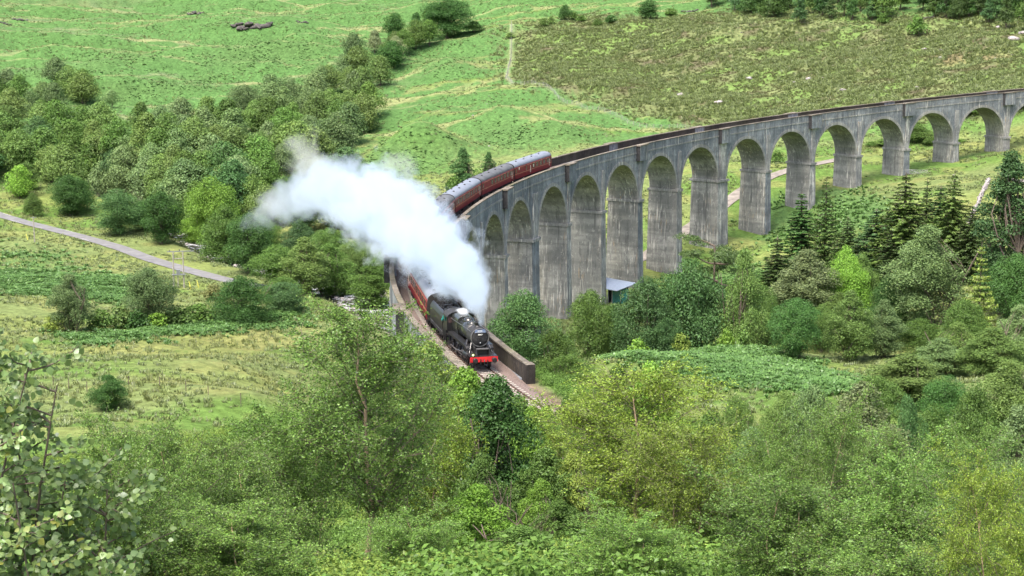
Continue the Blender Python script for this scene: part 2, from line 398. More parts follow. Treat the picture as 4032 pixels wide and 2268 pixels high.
TANP = [[(280,1345),(700,1320),(1100,1290),(1050,1420),(700,1400),(380,1400)], [(3150,720),(3420,690),(3420,730),(3200,760)],[(3700,60),(3900,80),(3850,95)],[(3640,205),(4000,215),(4000,245),(3700,240)],[(3950,580),(4100,590),(4100,620),(3960,610)],[(450,1650),(620,1660),(620,1680),(440,1675)]]
_zr=np.random.default_rng(8)
def zones(X,Y,Z,soft=True):
    px,py = pix(X,Y,Z)
    wob = (fbm(X/6,Y/6,71,4,.65)-.5)
    jx = px + wob*220; jy = py + (fbm(X/6,Y/5,72,4,.65)-.5)*75
    if soft: jx = jx+_zr.normal(0,50,jx.shape); jy = jy+_zr.normal(0,13,jy.shape)
    front = (Y>1)
    moor = inpoly(jx,jy,MOOR)&(Y>440)&front
    fern = np.zeros(px.shape,bool)
    for p in FERN: fern |= inpoly(jx,jy,p)
    fern &= (Y>150)&front
    tan = np.zeros(px.shape,bool)
    for p in TANP: tan |= inpoly(jx,jy,p)
    tan &= (Y>150)&front
    return moor,fern,tan,px,py

# one sheet: rings around the viewpoint, fine towards the valley
_yr = np.concatenate([np.arange(1.5,50,.7), np.arange(50,330,1.7), np.arange(330,960,2.1), 960*1.035**np.arange(0,34)])
_an = np.concatenate([np.linspace(-20.5,20.5,560), np.linspace(22,338,84)]) 
_th = np.radians(_an)
R_,T_ = np.meshgrid(_yr,_th,indexing='ij')
GX = R_*np.sin(T_); GY = R_*np.cos(T_)
GZ = ground(GX,GY)
nr,na = GX.shape
_zz=[zones(GX,GY,GZ) for _ in range(5)]
moor,fern,tan=[sum(z[i].astype(float) for z in _zz)/5 for i in range(3)]
V = np.stack([GX.ravel(),GY.ravel(),GZ.ravel()],1); V = np.vstack([V,[[0,0,gz(0,0)]]])
ii,jj = np.meshgrid(np.arange(nr-1),np.arange(na),indexing='ij'); j2=(jj+1)%na
Q = np.stack([ii*na+jj,ii*na+j2,(ii+1)*na+j2,(ii+1)*na+jj],-1).reshape(-1,4)[:,::-1]
T3 = np.stack([np.full(na,nr*na), np.arange(na), (np.arange(na)+1)%na],1)[:,::-1]
def mixv(a,b,t): return a*(1-t[...,None])+np.array(b)*t[...,None]
n1 = fbm(GX/30,GY/22,101,4); n2 = fbm(GX/7,GY/6,102,3); n3 = fbm(GX/90,GY/14,103,3)
C = np.zeros(GX.shape+(3,)); C[:] = (.13,.168,.06)                 # rough grass
C = mixv(C,(.09,.155,.036), sstep(.45,.62,n1))
C = mixv(C,(.165,.20,.06), sstep(.52,.66,n3)*.7)
C = mixv(C,(.175,.185,.065), sstep(.55,.7,n2)*.6)
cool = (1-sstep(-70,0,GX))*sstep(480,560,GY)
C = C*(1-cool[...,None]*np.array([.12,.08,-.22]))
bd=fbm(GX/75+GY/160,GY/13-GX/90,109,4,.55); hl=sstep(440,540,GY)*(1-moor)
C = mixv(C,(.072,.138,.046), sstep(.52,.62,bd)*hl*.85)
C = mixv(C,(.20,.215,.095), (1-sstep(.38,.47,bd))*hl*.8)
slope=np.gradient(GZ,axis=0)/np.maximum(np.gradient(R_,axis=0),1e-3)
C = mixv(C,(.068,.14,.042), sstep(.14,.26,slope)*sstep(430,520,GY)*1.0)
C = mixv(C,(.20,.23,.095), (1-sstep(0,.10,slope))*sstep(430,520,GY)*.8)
C = mixv(C,(.07,.132,.042), fern*.9)
mo = moor
mc = np.zeros_like(C); mc[:] = (.125,.15,.062); mc = mixv(mc,(.095,.09,.052), sstep(.48,.64,n2)); mc = mixv(mc,(.115,.18,.05), sstep(.46,.60,fbm(GX/22+GY/40,GY/14-GX/60,107,4))*.9)
C = C*(1-mo[...,None])+mc*mo[...,None]
C = mixv(C,(.235,.20,.085), tan*.4)
hillside = 1-sstep(120,150,np.hypot(GX,GY)); C = mixv(C,(.10,.15,.04), hillside*.8)
wood = np.zeros(GX.shape); 
C = C*(.82+.36*fbm(GX/2.2,GY/2.2,105,2))[...,None]
dw,_ = dpoly(GX,GY,RIVER); C = mixv(C,(.20,.19,.17),(1-sstep(4,8,dw))*.9)
dl,_ = dpoly(GX,GY,RAILP); C = mixv(C,(.15,.11,.085),(1-sstep(2.6,4.6,dl))*.95)
FENCE_PX = [(2015,125,705),(2010,200,655),(1996,270,615),(2000,300,600),(2120,345,575),(2260,385,552),(2400,425,536),(2560,462,520),(2760,480,508),(3000,497,500)]
FEN = np.array([atY(*p) for p in FENCE_PX]); FEN[:,2] = ground(FEN[:,0],FEN[:,1])
df,_ = dpoly(GX,GY,spl(FEN,6)); C = mixv(C,(.30,.30,.21),(1-sstep(.3,.9,df))*(.12+.35*(GY>590)))
me = mesh_np('ground',V,[Q,T3],smooth=True)
at_ = me.color_attributes.new('cover','FLOAT_COLOR','POINT')
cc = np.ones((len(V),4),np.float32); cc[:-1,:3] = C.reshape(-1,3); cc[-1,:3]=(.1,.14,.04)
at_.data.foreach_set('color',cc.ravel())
m,n,l,b = nodes('ground_cover')
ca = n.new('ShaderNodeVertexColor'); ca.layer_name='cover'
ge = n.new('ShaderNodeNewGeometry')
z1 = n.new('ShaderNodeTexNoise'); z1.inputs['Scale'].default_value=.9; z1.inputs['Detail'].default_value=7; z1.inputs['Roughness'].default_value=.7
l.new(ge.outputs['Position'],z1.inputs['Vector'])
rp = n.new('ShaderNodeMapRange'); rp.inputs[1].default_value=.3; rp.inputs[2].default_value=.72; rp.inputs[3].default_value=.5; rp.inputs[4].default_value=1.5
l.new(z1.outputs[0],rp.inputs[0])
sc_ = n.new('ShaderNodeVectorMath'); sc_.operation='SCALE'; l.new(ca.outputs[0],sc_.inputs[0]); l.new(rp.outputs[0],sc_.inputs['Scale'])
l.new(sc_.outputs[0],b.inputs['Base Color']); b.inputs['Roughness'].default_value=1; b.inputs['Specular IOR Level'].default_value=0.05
bp = n.new('ShaderNodeBump'); bp.inputs['Strength'].default_value=.6; bp.inputs['Distance'].default_value=.5; l.new(z1.outputs[0],bp.inputs['Height']); l.new(bp.outputs[0],b.inputs['Normal'])
me.materials.append(m)
tag(obj('ground',me),kind='structure')

def ribbon(name, P, w, dz, m, kind='structure', nx=5, crown=0):
    P = np.asarray(P); t = np.gradient(P[:,:2],axis=0); t /= np.linalg.norm(t,axis=1)[:,None]; nrm = np.stack([-t[:,1],t[:,0]],1)
    rows=[]
    for k in range(nx):
        u = (k/(nx-1)-.5)*2
        ww = w/2*(1+.12*(fbm(np.arange(len(P))*.37, np.full(len(P),k*9.1), 8, 2)-.5)*2)
        xy = P[:,:2]+nrm*(u*ww)[:,None]
        rows.append(np.column_stack([xy, P[:,2]+dz+crown*(1-u*u)]))
    V = np.stack(rows,1).reshape(-1,3); n = len(P)
    ii,jj = np.meshgrid(np.arange(n-1),np.arange(nx-1),indexing='ij')
    Q = np.stack([ii*nx+jj,ii*nx+jj+1,(ii+1)*nx+jj+1,(ii+1)*nx+jj],-1).reshape(-1,4)
    o = obj(name, mesh_np(name,V,[Q],[m],smooth=True)); return tag(o,kind=kind)
def densify(P, st=1.5):
    d = np.concatenate([[0],np.cumsum(np.linalg.norm(np.diff(P,axis=0),axis=1))]); q = np.arange(0,d[-1],st)
    return np.stack([np.interp(q,d,P[:,i]) for i in range(3)],1)
ribbon('road', densify(ROAD), 3.9, .10, M_ROAD, crown=.05)
ribbon('track', densify(TRACK), 3.8, .12, M_TRACK, crown=.03)
# worn white edge dashes of the road
rd = densify(ROAD,1.0)
M_WHITE = simple('worn_road_paint',(.5,.5,.48),.8,var=.2)
for k,s0 in enumerate((60,66,74,90,103)):
    if s0+6 < len(rd):
        seg = rd[s0:s0+5].copy(); t = seg[-1,:2]-seg[0,:2]; t/=np.linalg.norm(t); seg[:,:2] += np.array([-t[1],t[0]])*(1.6 if k%2 else -1.6)
        seg[:,2]+= .17
        ribbon('road_marking', seg, .12, 0, M_WHITE, nx=2)
# river with broken white water
m,n,l,b = nodes('river_water')
tc = n.new('ShaderNodeNewGeometry'); z = n.new('ShaderNodeTexNoise'); z.inputs['Scale'].default_value=.55; z.inputs['Detail'].default_value=6; z.inputs['Roughness'].default_value=.65; l.new(tc.outputs['Position'],z.inputs['Vector'])
r = n.new('ShaderNodeValToRGB'); r.color_ramp.elements[0].position=.48; r.color_ramp.elements[0].color=(.03,.028,.022,1); r.color_ramp.elements[1].position=.62; r.color_ramp.elements[1].color=(.6,.62,.63,1)
l.new(z.outputs[0],r.inputs[0]); l.new(r.outputs[0],b.inputs['Base Color']); b.inputs['Roughness'].default_value=.15
bp = n.new('ShaderNodeBump'); bp.inputs['Strength'].default_value=.5; l.new(z.outputs[0],bp.inputs['Height']); l.new(bp.outputs[0],b.inputs['Normal'])
rv = densify(RIVER,1.5); ribbon('river', rv, 10.5, 0, m, nx=7)
# ------------------------------------------------------------------ viaduct
via = empty('viaduct', (0,240,-25), label='long curved grey concrete railway viaduct of round arches carrying the steam train', cat='viaduct')
via.location = (0,0,0)
KS = list(range(-5,17))                       # piers
def deckz(s): return 0.018*s+0.678e-4*s*s
def half(k): return .87 + (KINGX/2 if k in (3,8) else 0)
RI, RO = -3.2, 3.2
def strip(S, rows):
    """rows: list of (dr, dz-array-or-scalar) -> verts laid row by row along S"""
    out=[]
    for dr,z in rows:
        p = arc(S,dr,0); p[:,2] = z; out.append(p)
    return np.concatenate(out)
def grid_faces(nrow, ncol, off=0):
    i,j = np.meshgrid(np.arange(nrow-1),np.arange(ncol-1),indexing='ij')
    return (np.stack([i*ncol+j,i*ncol+j+1,(i+1)*ncol+j+1,(i+1)*ncol+j],-1).reshape(-1,4)+off)
def solid_strip(name, S, zt, zb, r0, r1, mats, midx=(0,0,0,0,0), parent=None):
    """bar that follows the curve: top zt, bottom zb (functions of s as arrays), between radii r0<r1. midx: inner,top,outer,bottom,ends"""
    S=np.asarray(S,float); n=len(S)
    V = strip(S,[(r0,zb),(r0,zt),(r1,zt),(r1,zb)])
    F=[];M=[]
    for a,b_,mi in ((0,1,0),(1,2,1),(2,3,2),(3,0,3)):
        j=np.arange(n-1); F.append(np.stack([a*n+j,b_*n+j,b_*n+j+1,a*n+j+1],1)); M+= [midx[mi]]*(n-1)
    F.append(np.array([[0,3*n,2*n,n],[n-1,2*n-1,3*n-1,4*n-1]])); M+=[midx[4]]*2
    return obj(name, mesh_np(name,V,F,mats,M), parent)
ZSP={}
for i,k in enumerate(KS[:-1]):
    sa,sb = pier_s(k),pier_s(k+1); s0,s1 = sa+half(k), sb-half(k+1); Rr=(s1-s0)/2; sm=(s0+s1)/2
    zc = deckz(sm)-1.75; zs = zc-Rr*1.0
    ZSP.setdefault(k,[]).append(zs); ZSP.setdefault(k+1,[]).append(zs)
    N=28; th=np.linspace(math.pi,0,N+1); Si = sm+Rr*np.cos(th); Zi = zs+Rr*np.sin(th)
    S = np.concatenate([[sa],Si,[sb]]); Zb = np.concatenate([[zs],Zi,[zs]]); zt = deckz(S)-.2
    n=len(S); nv=4
    rows=[]
    for v in range(nv+1): rows.append((RI, Zb+(zt-Zb)*v/nv))
    rows.append((RO,zt))
    for v in range(nv+1): rows.append((RO, zt+(Zb-zt)*v/nv)) if v>0 else None
    nb=4
    for v in range(1,nb+1): rows.append((RO+(RI-RO)*v/nb, Zb))
    V = strip(S,rows); F = grid_faces(len(rows),n)
    rowi = np.repeat(np.arange(len(rows)-1),n-1)
    M = np.where(rowi<=nv, 0, np.where(rowi<=2*nv,0,1))
    obj('arch', mesh_np('arch',V,[F],[M_FACE,M_SIDE],M), via)
    # ring of voussoir concrete, proud of the face on both sides
    for rr,sg in ((RI,-1),(RO,1)):
        t2=np.linspace(math.pi,0,N+1)
        Sa=sm+(Rr-.02)*np.cos(t2); Za=zs+(Rr-.02)*np.sin(t2); Sb_=sm+(Rr+.5)*np.cos(t2); Zb_=zs+(Rr+.62)*np.sin(t2)
        Sb_=np.clip(Sb_,sa+.02,sb-.02)
        o_=rr+sg*.07; i_=rr-sg*.15
        P=[]
        for ss,zz,r_ in ((Sa,Za,i_),(Sa,Za,o_),(Sb_,Zb_,o_),(Sb_,Zb_,i_)):
            p=arc(ss,r_,0); p[:,2]=zz; P.append(p)
        V=np.concatenate(P); F=grid_faces(4,N+1)
        obj('arch_ring', mesh_np('arch_ring',V,[F],[M_RING]), via)
def pier_block(s, hw, zt, zb, r, bat_s, bat_r):
    nz=6; V=[]
    for v in range(nz+1):
        z=zt+(zb-zt)*v/nz; w=hw+(zt-z)*bat_s; q=r+(zt-z)*bat_r
        for a,b_ in ((-w,-q),(0,-q),(w,-q),(w,0),(w,q),(0,q),(-w,q),(-w,0)):
            p=arc(s+a,b_,0); V.append((p[0],p[1],z))
    V=np.array(V); F=[]; M=[]
    for v in range(nz):
        for e in range(8):
            F.append((v*8+e,v*8+(e+1)%8,(v+1)*8+(e+1)%8,(v+1)*8+e)); M.append(0 if e in (0,1,4,5) else 1)
    top=[[0,1,2,3,4,5,6,7],[nz*8+q for q in range(7,-1,-1)]]
    return V,np.array(F),top,M+[0,0]
for k in KS:
    s=pier_s(k); zs=min(ZSP[k]); hw=half(k)
    gp=[arc(s+a,b_,0) for a in (-2.5,2.5) for b_ in (-4,4)]; zg=min(gz(p[0],p[1]) for p in gp)-.8
    zg=min(zg,zs-1.5)
    V,F,top,M=pier_block(s,hw+.16,zs,zg,3.32,1/75,1/60)
    pr=obj('pier', mesh_np('pier',V,[F,np.array(top)],[M_PIL if k%3 else M_FACE,M_SIDE],M), via)
    V,F,top,M=pier_block(s,hw+.42 if k in (3,8) else hw+.3,zs+.12,zs-.38,3.32+(.34 if k in (3,8) else .26),0,0)
    obj('impost', mesh_np('impost',V,[F,np.array(top)],[M_RING],[0]*len(M)), via)
    # pilaster on the spandrel over the pier and on the pier itself
    for r0,r1 in ((RI-.16,RI+.1),(RO-.1,RO+.16)):
        solid_strip('pilaster', np.linspace(s-hw*.72,s+hw*.72,4), deckz(s)-1.75+np.zeros(4), zs+.121+np.zeros(4), r0, r1, [M_PIL], parent=via)
    if k%2==0 and -5<k<16:
        # refuge: projecting box of the parapet over every second pier
        for r0,r1,tr in ((RI-.85,RI+.3,-1),(RO-.3,RO+.85,1)):
            S=np.linspace(s-1.75,s+1.75,5)
            solid_strip('refuge', S, deckz(S)+1.18, deckz(S)-1.75, r0, r1, [M_FACE,M_DARK], (0,0,0,0,1), via)  # end faces near-black: the shade on them is put into the colour
            solid_strip('refuge_coping', np.linspace(s-1.9,s+1.9,5), deckz(np.linspace(s-1.9,s+1.9,5))+1.40, deckz(np.linspace(s-1.9,s+1.9,5))+1.181, r0-.12, r1+.02, [M_COPE], parent=via)
# parapets and copings between the refuges
cuts=[-96.6]+[pier_s(k) for k in KS if k%2==0 and -5<k<16]+[pier_s(16)+8]
for a,b_ in zip(cuts[:-1],cuts[1:]):
    a2=a+(1.78 if a>-90 else 0); b2=b_-1.78
    S=np.linspace(a2,b2,10)
    for r0,r1,inner in ((RI,RI+.45,True),(RO-.45,RO,False)):
        solid_strip('parapet', S, deckz(S)+1.2, deckz(S)-.201, r0, r1, [M_FACE,M_SOOT], (0,0,1,0,0) if inner else (1,0,0,0,0), via)
        solid_strip('coping', S, deckz(S)+1.35, deckz(S)+1.201, r0-.07, r1+.07, [M_COPE], parent=via)
    solid_strip('string_course', S, deckz(S)-.05, deckz(S)-.35, RI-.05, RI+.02, [M_RING], parent=via)
# terminal blocks of the parapets at the near end
for r in (RI+.225,RO-.225):
    S=np.linspace(-97.9,-96.61,3)
    solid_strip('end_block', S, deckz(S)+1.36, deckz(S)-4, r-.42, r+.42, [M_SOOT,M_COPE], (0,1,0,0,0), via)
# abutment at the near end, wing down to the ground
S=np.linspace(-96.6,pier_s(-5)-half(-5),6)
solid_strip('abutment', S, deckz(S)-.202, deckz(S)-11, RI, RO, [M_FACE], parent=via)
S=np.linspace(pier_s(16)+half(16),pier_s(16)+8,3)
solid_strip('abutment', S, deckz(S)-.202, deckz(S)-12, RI, RO, [M_FACE], parent=via)
# ballast, rails, sleepers
S=np.linspace(-165,pier_s(16)+30,200); rng=np.random.default_rng(4)
cols=np.linspace(-2.72,2.72,9); V=[]
for c in cols:
    p=arc(S,c,0); p[:,2]+=-.08-.13*(abs(c)/2.72)**2+rng.uniform(-.04,.04,len(S))-.25*sstep(96,100,-S)*(abs(c)>2.2); V.append(p)
tag(obj('ballast', mesh_np('ballast',np.concatenate(V),[grid_faces(9,len(S))],[M_BALLAST])),kind='structure')
rt=empty('railway_track', (0,0,0), label='single railway line of rusty rails on brown ballast along the viaduct', cat='railway track')
for r in (-.7525,.7525):
    solid_strip('rail', S, deckz(S)+.07+0*S, deckz(S)-.075, r-.036, r+.036, [M_RAIL], parent=rt)
slb=MB().box((0,0,0),(.26,2.6,.13)).mesh('sleeper',[M_TIMBER])
sl_s=np.arange(-150,pier_s(16),.68)
near=[s for s in sl_s if s<-96 or s>66][:300]
rest=[s for s in sl_s if s not in set(near)]
def frame(s,dz=0):
    p=arc(s,0,dz); q=arc(s-.5,0,dz)-arc(s+.5,0,dz)
    return p, math.atan2(q[1],q[0]), -math.atan2(q[2],math.hypot(q[0],q[1]))
for s in near:
    p,rz,ry=frame(s,-.125); o=bpy.data.objects.new('sleeper',slb); o.location=p; o.rotation_euler=(0,ry,rz); link(o,rt)
mb=MB()
for s in rest:
    p,rz,ry=frame(s,-.125); mb.box(p,(.26,2.6,.13),rz)
tag(mb.build('sleepers',[M_TIMBER],rt),kind='stuff')
# stones loose on the ballast near the end of the parapet
st=[]
for i in range(900):
    s=rng.uniform(-150,-92); c=rng.uniform(-2.4,2.4); st.append((s,c))
# ------------------------------------------------------------------ train
M_BLACK = simple('oily_black_paint',(.014,.014,.015),.38,var=.4,spec=.5)
M_SMOKEBOX = simple('matt_smokebox_black',(.022,.022,.023),.7,var=.4)
M_CLAD = simple('boiler_cladding',(.022,.024,.022),.24,var=.25,spec=.6)
M_RED = simple('buffer_beam_red',(.52,.02,.022),.5,var=.15)
M_GREYSTEEL = simple('dull_steel',(.22,.22,.22),.4,.7)
M_MAROON = simple('maroon_paint',(.17,.0095,.017),.5,var=.12,scale=1.2,spec=.3)
M_LINE = simple('straw_lining',(.52,.30,.16),.6,var=.1)
M_ROOFL = simple('pale_grey_roof',(.165,.185,.22),.55,var=.12,scale=.8)
M_ROOFD = simple('sooty_roof',(.085,.09,.095),.7,var=.3,scale=.8)
M_UNDER = simple('grimy_underframe',(.02,.018,.016),.85)
M_CREAM = simple('cream_panel',(.62,.58,.48),.6,var=.1)
M_WIN = simple('coach_glass',(.07,.045,.045),.25,var=.3,spec=.5)
M_COAL = simple('coal',(.01,.01,.011),.5,var=.5,scale=5,bump=1)
M_LAMPW = simple('white_lamp_case',(.7,.7,.66),.5)
def em(name,col,st):
    m,n,l,b=nodes(name); b.inputs['Emission Color'].default_value=col+(1,); b.inputs['Emission Strength'].default_value=st; b.inputs['Base Color'].default_value=col+(1,); return m
M_LIT = em('lit_headlamp',(.75,.95,.25),1.3)
M_BLUE = simple('blue_headboard',(.16,.22,.36),.4,var=.1)
M_SILV = simple('silver_edge',(.55,.58,.62),.35,.3)
def disc(mb, c, r, w, n=28, m=0, axis='y', rim=None):
    c=np.array(c,float); d={'x':np.array([1,0,0]),'y':np.array([0,1,0])}[axis]*w/2
    return mb.tube([c-d,c+d],[r,r],n,m)
def lathe_x(mb, prof, c, n=36, m=0):
    """profile of (x, radius) round a lengthwise axis"""
    pts=[(c[0]+x,c[1],c[2]) for x,_ in prof]; V=[]; k=len(prof)
    for (x,r) in prof:
        for j in range(n):
            a=2*math.pi*j/n; V.append((c[0]+x,c[1]+r*math.cos(a),c[2]+r*math.sin(a)))
    F=[(i*n+j,(i+1)*n+j,(i+1)*n+(j+1)%n,i*n+(j+1)%n) for i in range(k-1) for j in range(n)]
    F+=[tuple(range(n)),tuple((k-1)*n+j for j in range(n-1,-1,-1))]
    return mb.add(V,F,m)
def wheel(parent, x, y, r, spokes=16, rim=.07, name='wheel', crank=False):
    mb=MB(); n=32
    s=1 if y>0 else -1
    # rim ring
    V=[];F=[]
    for (rr,yy) in ((r,-.065),(r,.065),(r-rim,.065),(r-rim,-.065)):
        for j in range(n): a=2*math.pi*j/n; V.append((rr*math.cos(a),yy,rr*math.sin(a)))
    for q in range(4):
        for j in range(n): F.append((q*n+j,q*n+(j+1)%n,((q+1)%4)*n+(j+1)%n,((q+1)%4)*n+j))
    mb.add(V,F)
    disc(mb,(0,0,0),r*.2,.2,12)
    for j in range(spokes):
        a=2*math.pi*j/spokes; mb.tube([(r*.15*math.cos(a),0,r*.15*math.sin(a)),((r-rim*.6)*math.cos(a),0,(r-rim*.6)*math.sin(a))],[.035,.028],4,cap=False)
    o=mb.build(name,[M_BLACK],parent,loc=(x,y,r)); return o
SF=-93.63
# ---- engine: local x = 0 at the front of the buffer beam, running forward along +x
p,rz,ry=frame(SF+5.6,.07)
eng=empty('steam_locomotive', p, (0,ry,rz), label='black steam locomotive with red buffer beam at the head of the train', cat='locomotive')
OX=5.6
def E(x): return x+OX
mb=MB(); mb.box((E(-.03),0,1.08),(.06,2.52,.46)); bb=mb.build('buffer_beam',[M_RED],eng)
bf=[]
for y in (-.87,.87):
    mb=MB(); mb.tube([(E(0.001),y,1.06),(E(.32),y,1.06)],[.17,.13],16); mb.tube([(E(.321),y,1.06),(E(.44),y,1.06),(E(.47),y,1.06)],[.23,.23,.18],20); mb.build('buffer',[M_BLACK],eng)
mb=MB(); mb.tube([(E(.001),0,1.06),(E(.16),0,1.04),(E(.22),0,.95),(E(.14),0,.87)],.045,8); mb.tube([(E(.17),0,.9),(E(.2),0,.65),(E(.15),0,.5)],.035,6); mb.build('coupling_hook',[M_BLACK],eng)
mb=MB(); mb.box((E(.04),-.3,.86),(.08,.08,.5)); mb.box((E(.05),.32,.82),(.07,.07,.5)); mb.build('brake_pipe',[M_BLACK],eng)
# front footplate: platform, raised curve to the running board
mb=MB(); mb.box((E(-.65),0,1.33),(1.25,2.5,.05)); 
mb.prism([(E(-1.27),1.305),(E(-1.27),1.36),(E(-1.9),1.98),(E(-1.95),1.93)],-1.25,-.72,axis=1); mb.prism([(E(-1.27),1.305),(E(-1.27),1.36),(E(-1.9),1.98),(E(-1.95),1.93)],.72,1.25,axis=1)
for y in (-1,1): mb.box((E(-5.35),y*.98,1.985),(6.9,.62,.05)); mb.box((E(-5.35),y*1.29-(y*.02),1.87),(6.9,.03,.18))
mb.build('running_board',[M_BLACK],eng)
mb=MB()
for y in (-.6,.6): mb.prism([(E(-.08),1.36),(E(-.4),1.95),(E(-1.6),2.15),(E(-1.6),1.36)],y-.02,y+.02,axis=1)
mb.box((E(-.75),0,1.62),(.05,1.15,.5)); mb.build('front_frame',[M_BLACK],eng)
mb=MB(); mb.box((E(-.72),0,1.90),(.5,1.14,.04)); mb.build('front_step_plate',[M_GREYSTEEL],eng)
# cylinders
for y in (-1,1):
    mb=MB(); mb.tube([(E(-1.35),y*1.02,1.18),(E(-1.42),y*1.02,1.18),(E(-2.6),y*1.02,1.1)],[.2,.36,.36],18); mb.box((E(-2.0),y*1.0,1.52),(1.0,.5,.55)); mb.tube([(E(-1.3),y*1.02,1.62),(E(-2.7),y*1.02,1.6)],.17,12); mb.build('cylinder',[M_BLACK],eng)
# smokebox, door
ZB=2.77
mb=MB(); lathe_x(mb,[(0,.86),(-.03,.885),(-1.55,.885),(-1.6,.86)],(E(-1.55),0,ZB),40)
mb.box((E(-2.3),0,1.75),(1.3,1.2,.6)); sb=mb.build('smokebox',[M_SMOKEBOX],eng,smooth=False)
mb=MB(); lathe_x(mb,[(.15,.05),(.145,.25),(.12,.45),(.07,.62),(.02,.74),(0.005,.76)],(E(-1.55),0,ZB-.02),36); dr=mb.build('smokebox_door',[M_SMOKEBOX],eng,smooth=True)
mb=MB(); V=[];n=40
for (x,r) in ((.0,.76),(.05,.78),(.05,.84),(.0,.86)):
    for j in range(n): a=2*math.pi*j/n; V.append((E(-1.545)+x,r*math.cos(a),ZB-.02+r*math.sin(a)))
mb.add(V,[(q*n+j,q*n+(j+1)%n,(q+1)*n+(j+1)%n,(q+1)*n+j) for q in range(3) for j in range(n)]); mb.build('door_ring',[M_GREYSTEEL],dr)
mb=MB(); mb.box((E(-1.37),0,ZB-.02),(.06,.12,.12)); mb.tube([(E(-1.34),0,ZB),(E(-1.33),.05,ZB-.38)],.02,6); mb.tube([(E(-1.34),0,ZB),(E(-1.33),-.34,ZB+.02)],.02,6); mb.box((E(-1.38),.0,ZB-.45),(.03,.09,.09),m=1); mb.build('door_handle',[M_BLACK,M_SILV],dr)
mb=MB()
for z in (.28,-.3): mb.box((E(-1.45),.38,ZB+z),(.04,.6,.07))
mb.build('hinge_strap',[M_SMOKEBOX],dr)
mb=MB(); mb.box((E(-1.40),0,ZB+.27),(.035,.56,.17)); pl=mb.build('number_plate',[M_BLACK],dr)
def text_mesh(name,s,size,mat,parent,loc,rot,ext=.004):
    cu=bpy.data.curves.new(name,'FONT'); cu.body=s; cu.size=size; cu.align_x='CENTER'; cu.align_y='CENTER'; cu.extrude=ext; cu.space_character=1.05; cu.offset=.006
    t=bpy.data.objects.new(name,cu); COL.objects.link(t); dg=bpy.context.evaluated_depsgraph_get()
    me=bpy.data.meshes.new_from_object(t.evaluated_get(dg)); bpy.data.objects.remove(t); me.materials.clear(); me.materials.append(mat)
    o=obj(name,me,parent,loc,rot); return o
text_mesh('plate_digits','45407',.17,M_LAMPW,dr,(E(-1.377),0,ZB+.27),(math.pi/2,0,math.pi/2))
# headboard above the door
mb=MB(); mb.prism([(-.52,ZB+.46),(.52,ZB+.46),(.42,ZB+.72),(-.42,ZB+.72)],E(-1.40),E(-1.36)); hb=mb.build('headboard',[M_BLUE],eng)
mb=MB(); mb.prism([(-.44,ZB+.485),(.44,ZB+.485),(.44,ZB+.52),(-.44,ZB+.52)],E(-1.359),E(-1.355)); mb.prism([(-.25,ZB+.56),(.18,ZB+.56),(.18,ZB+.68),(-.25,ZB+.68)],E(-1.359),E(-1.355)); mb.build('headboard_panel',[M_SILV],hb)
# chimney
mb=MB(); 
def lathe_z(mb,prof,c,n=24,m=0):
    V=[];k=len(prof)
    for (r,z) in prof:
        for j in range(n): a=2*math.pi*j/n; V.append((c[0]+r*math.cos(a),c[1]+r*math.sin(a),c[2]+z))
    F=[(i*n+j,i*n+(j+1)%n,(i+1)*n+(j+1)%n,(i+1)*n+j) for i in range(k-1) for j in range(n)]+[tuple(range(n-1,-1,-1)),tuple((k-1)*n+j for j in range(n))]
    return mb.add(V,F,m)
lathe_z(mb,[(.42,-.16),(.33,-.02),(.27,.08),(.27,.26),(.33,.30),(.33,.38),(.25,.40),(.24,.2)],(E(-2.35),0,ZB+.87)); mb.build('chimney',[M_BLACK],eng,smooth=False)
# boiler (tapered), bands, firebox
mb=MB(); lathe_x(mb,[(0,.80),(-2.0,.84),(-3.75,.885)],(E(-3.15),0,ZB),40); bo=mb.build('boiler',[M_CLAD],eng,smooth=True)
for x,r in ((-3.2,.815),(-4.3,.833),(-5.5,.862),(-6.8,.9)):
    mb=MB(); lathe_x(mb,[(0,r),(-.06,r)],(E(x),0,ZB+.0),40); mb.build('boiler_band',[M_BLACK],bo)
pf=[]
for a in np.linspace(0,math.pi,15): pf.append((.84*math.copysign(abs(math.cos(a))**.62,math.cos(a)), ZB+.35+.58*math.sin(a)**.8))
pf+= [(-.84,ZB-.35),(-.7,1.6),(.7,1.6),(.84,ZB-.35)]
mb=MB(); mb.prism(pf,E(-9.35),E(-6.9)); mb.build('firebox',[M_CLAD],eng)
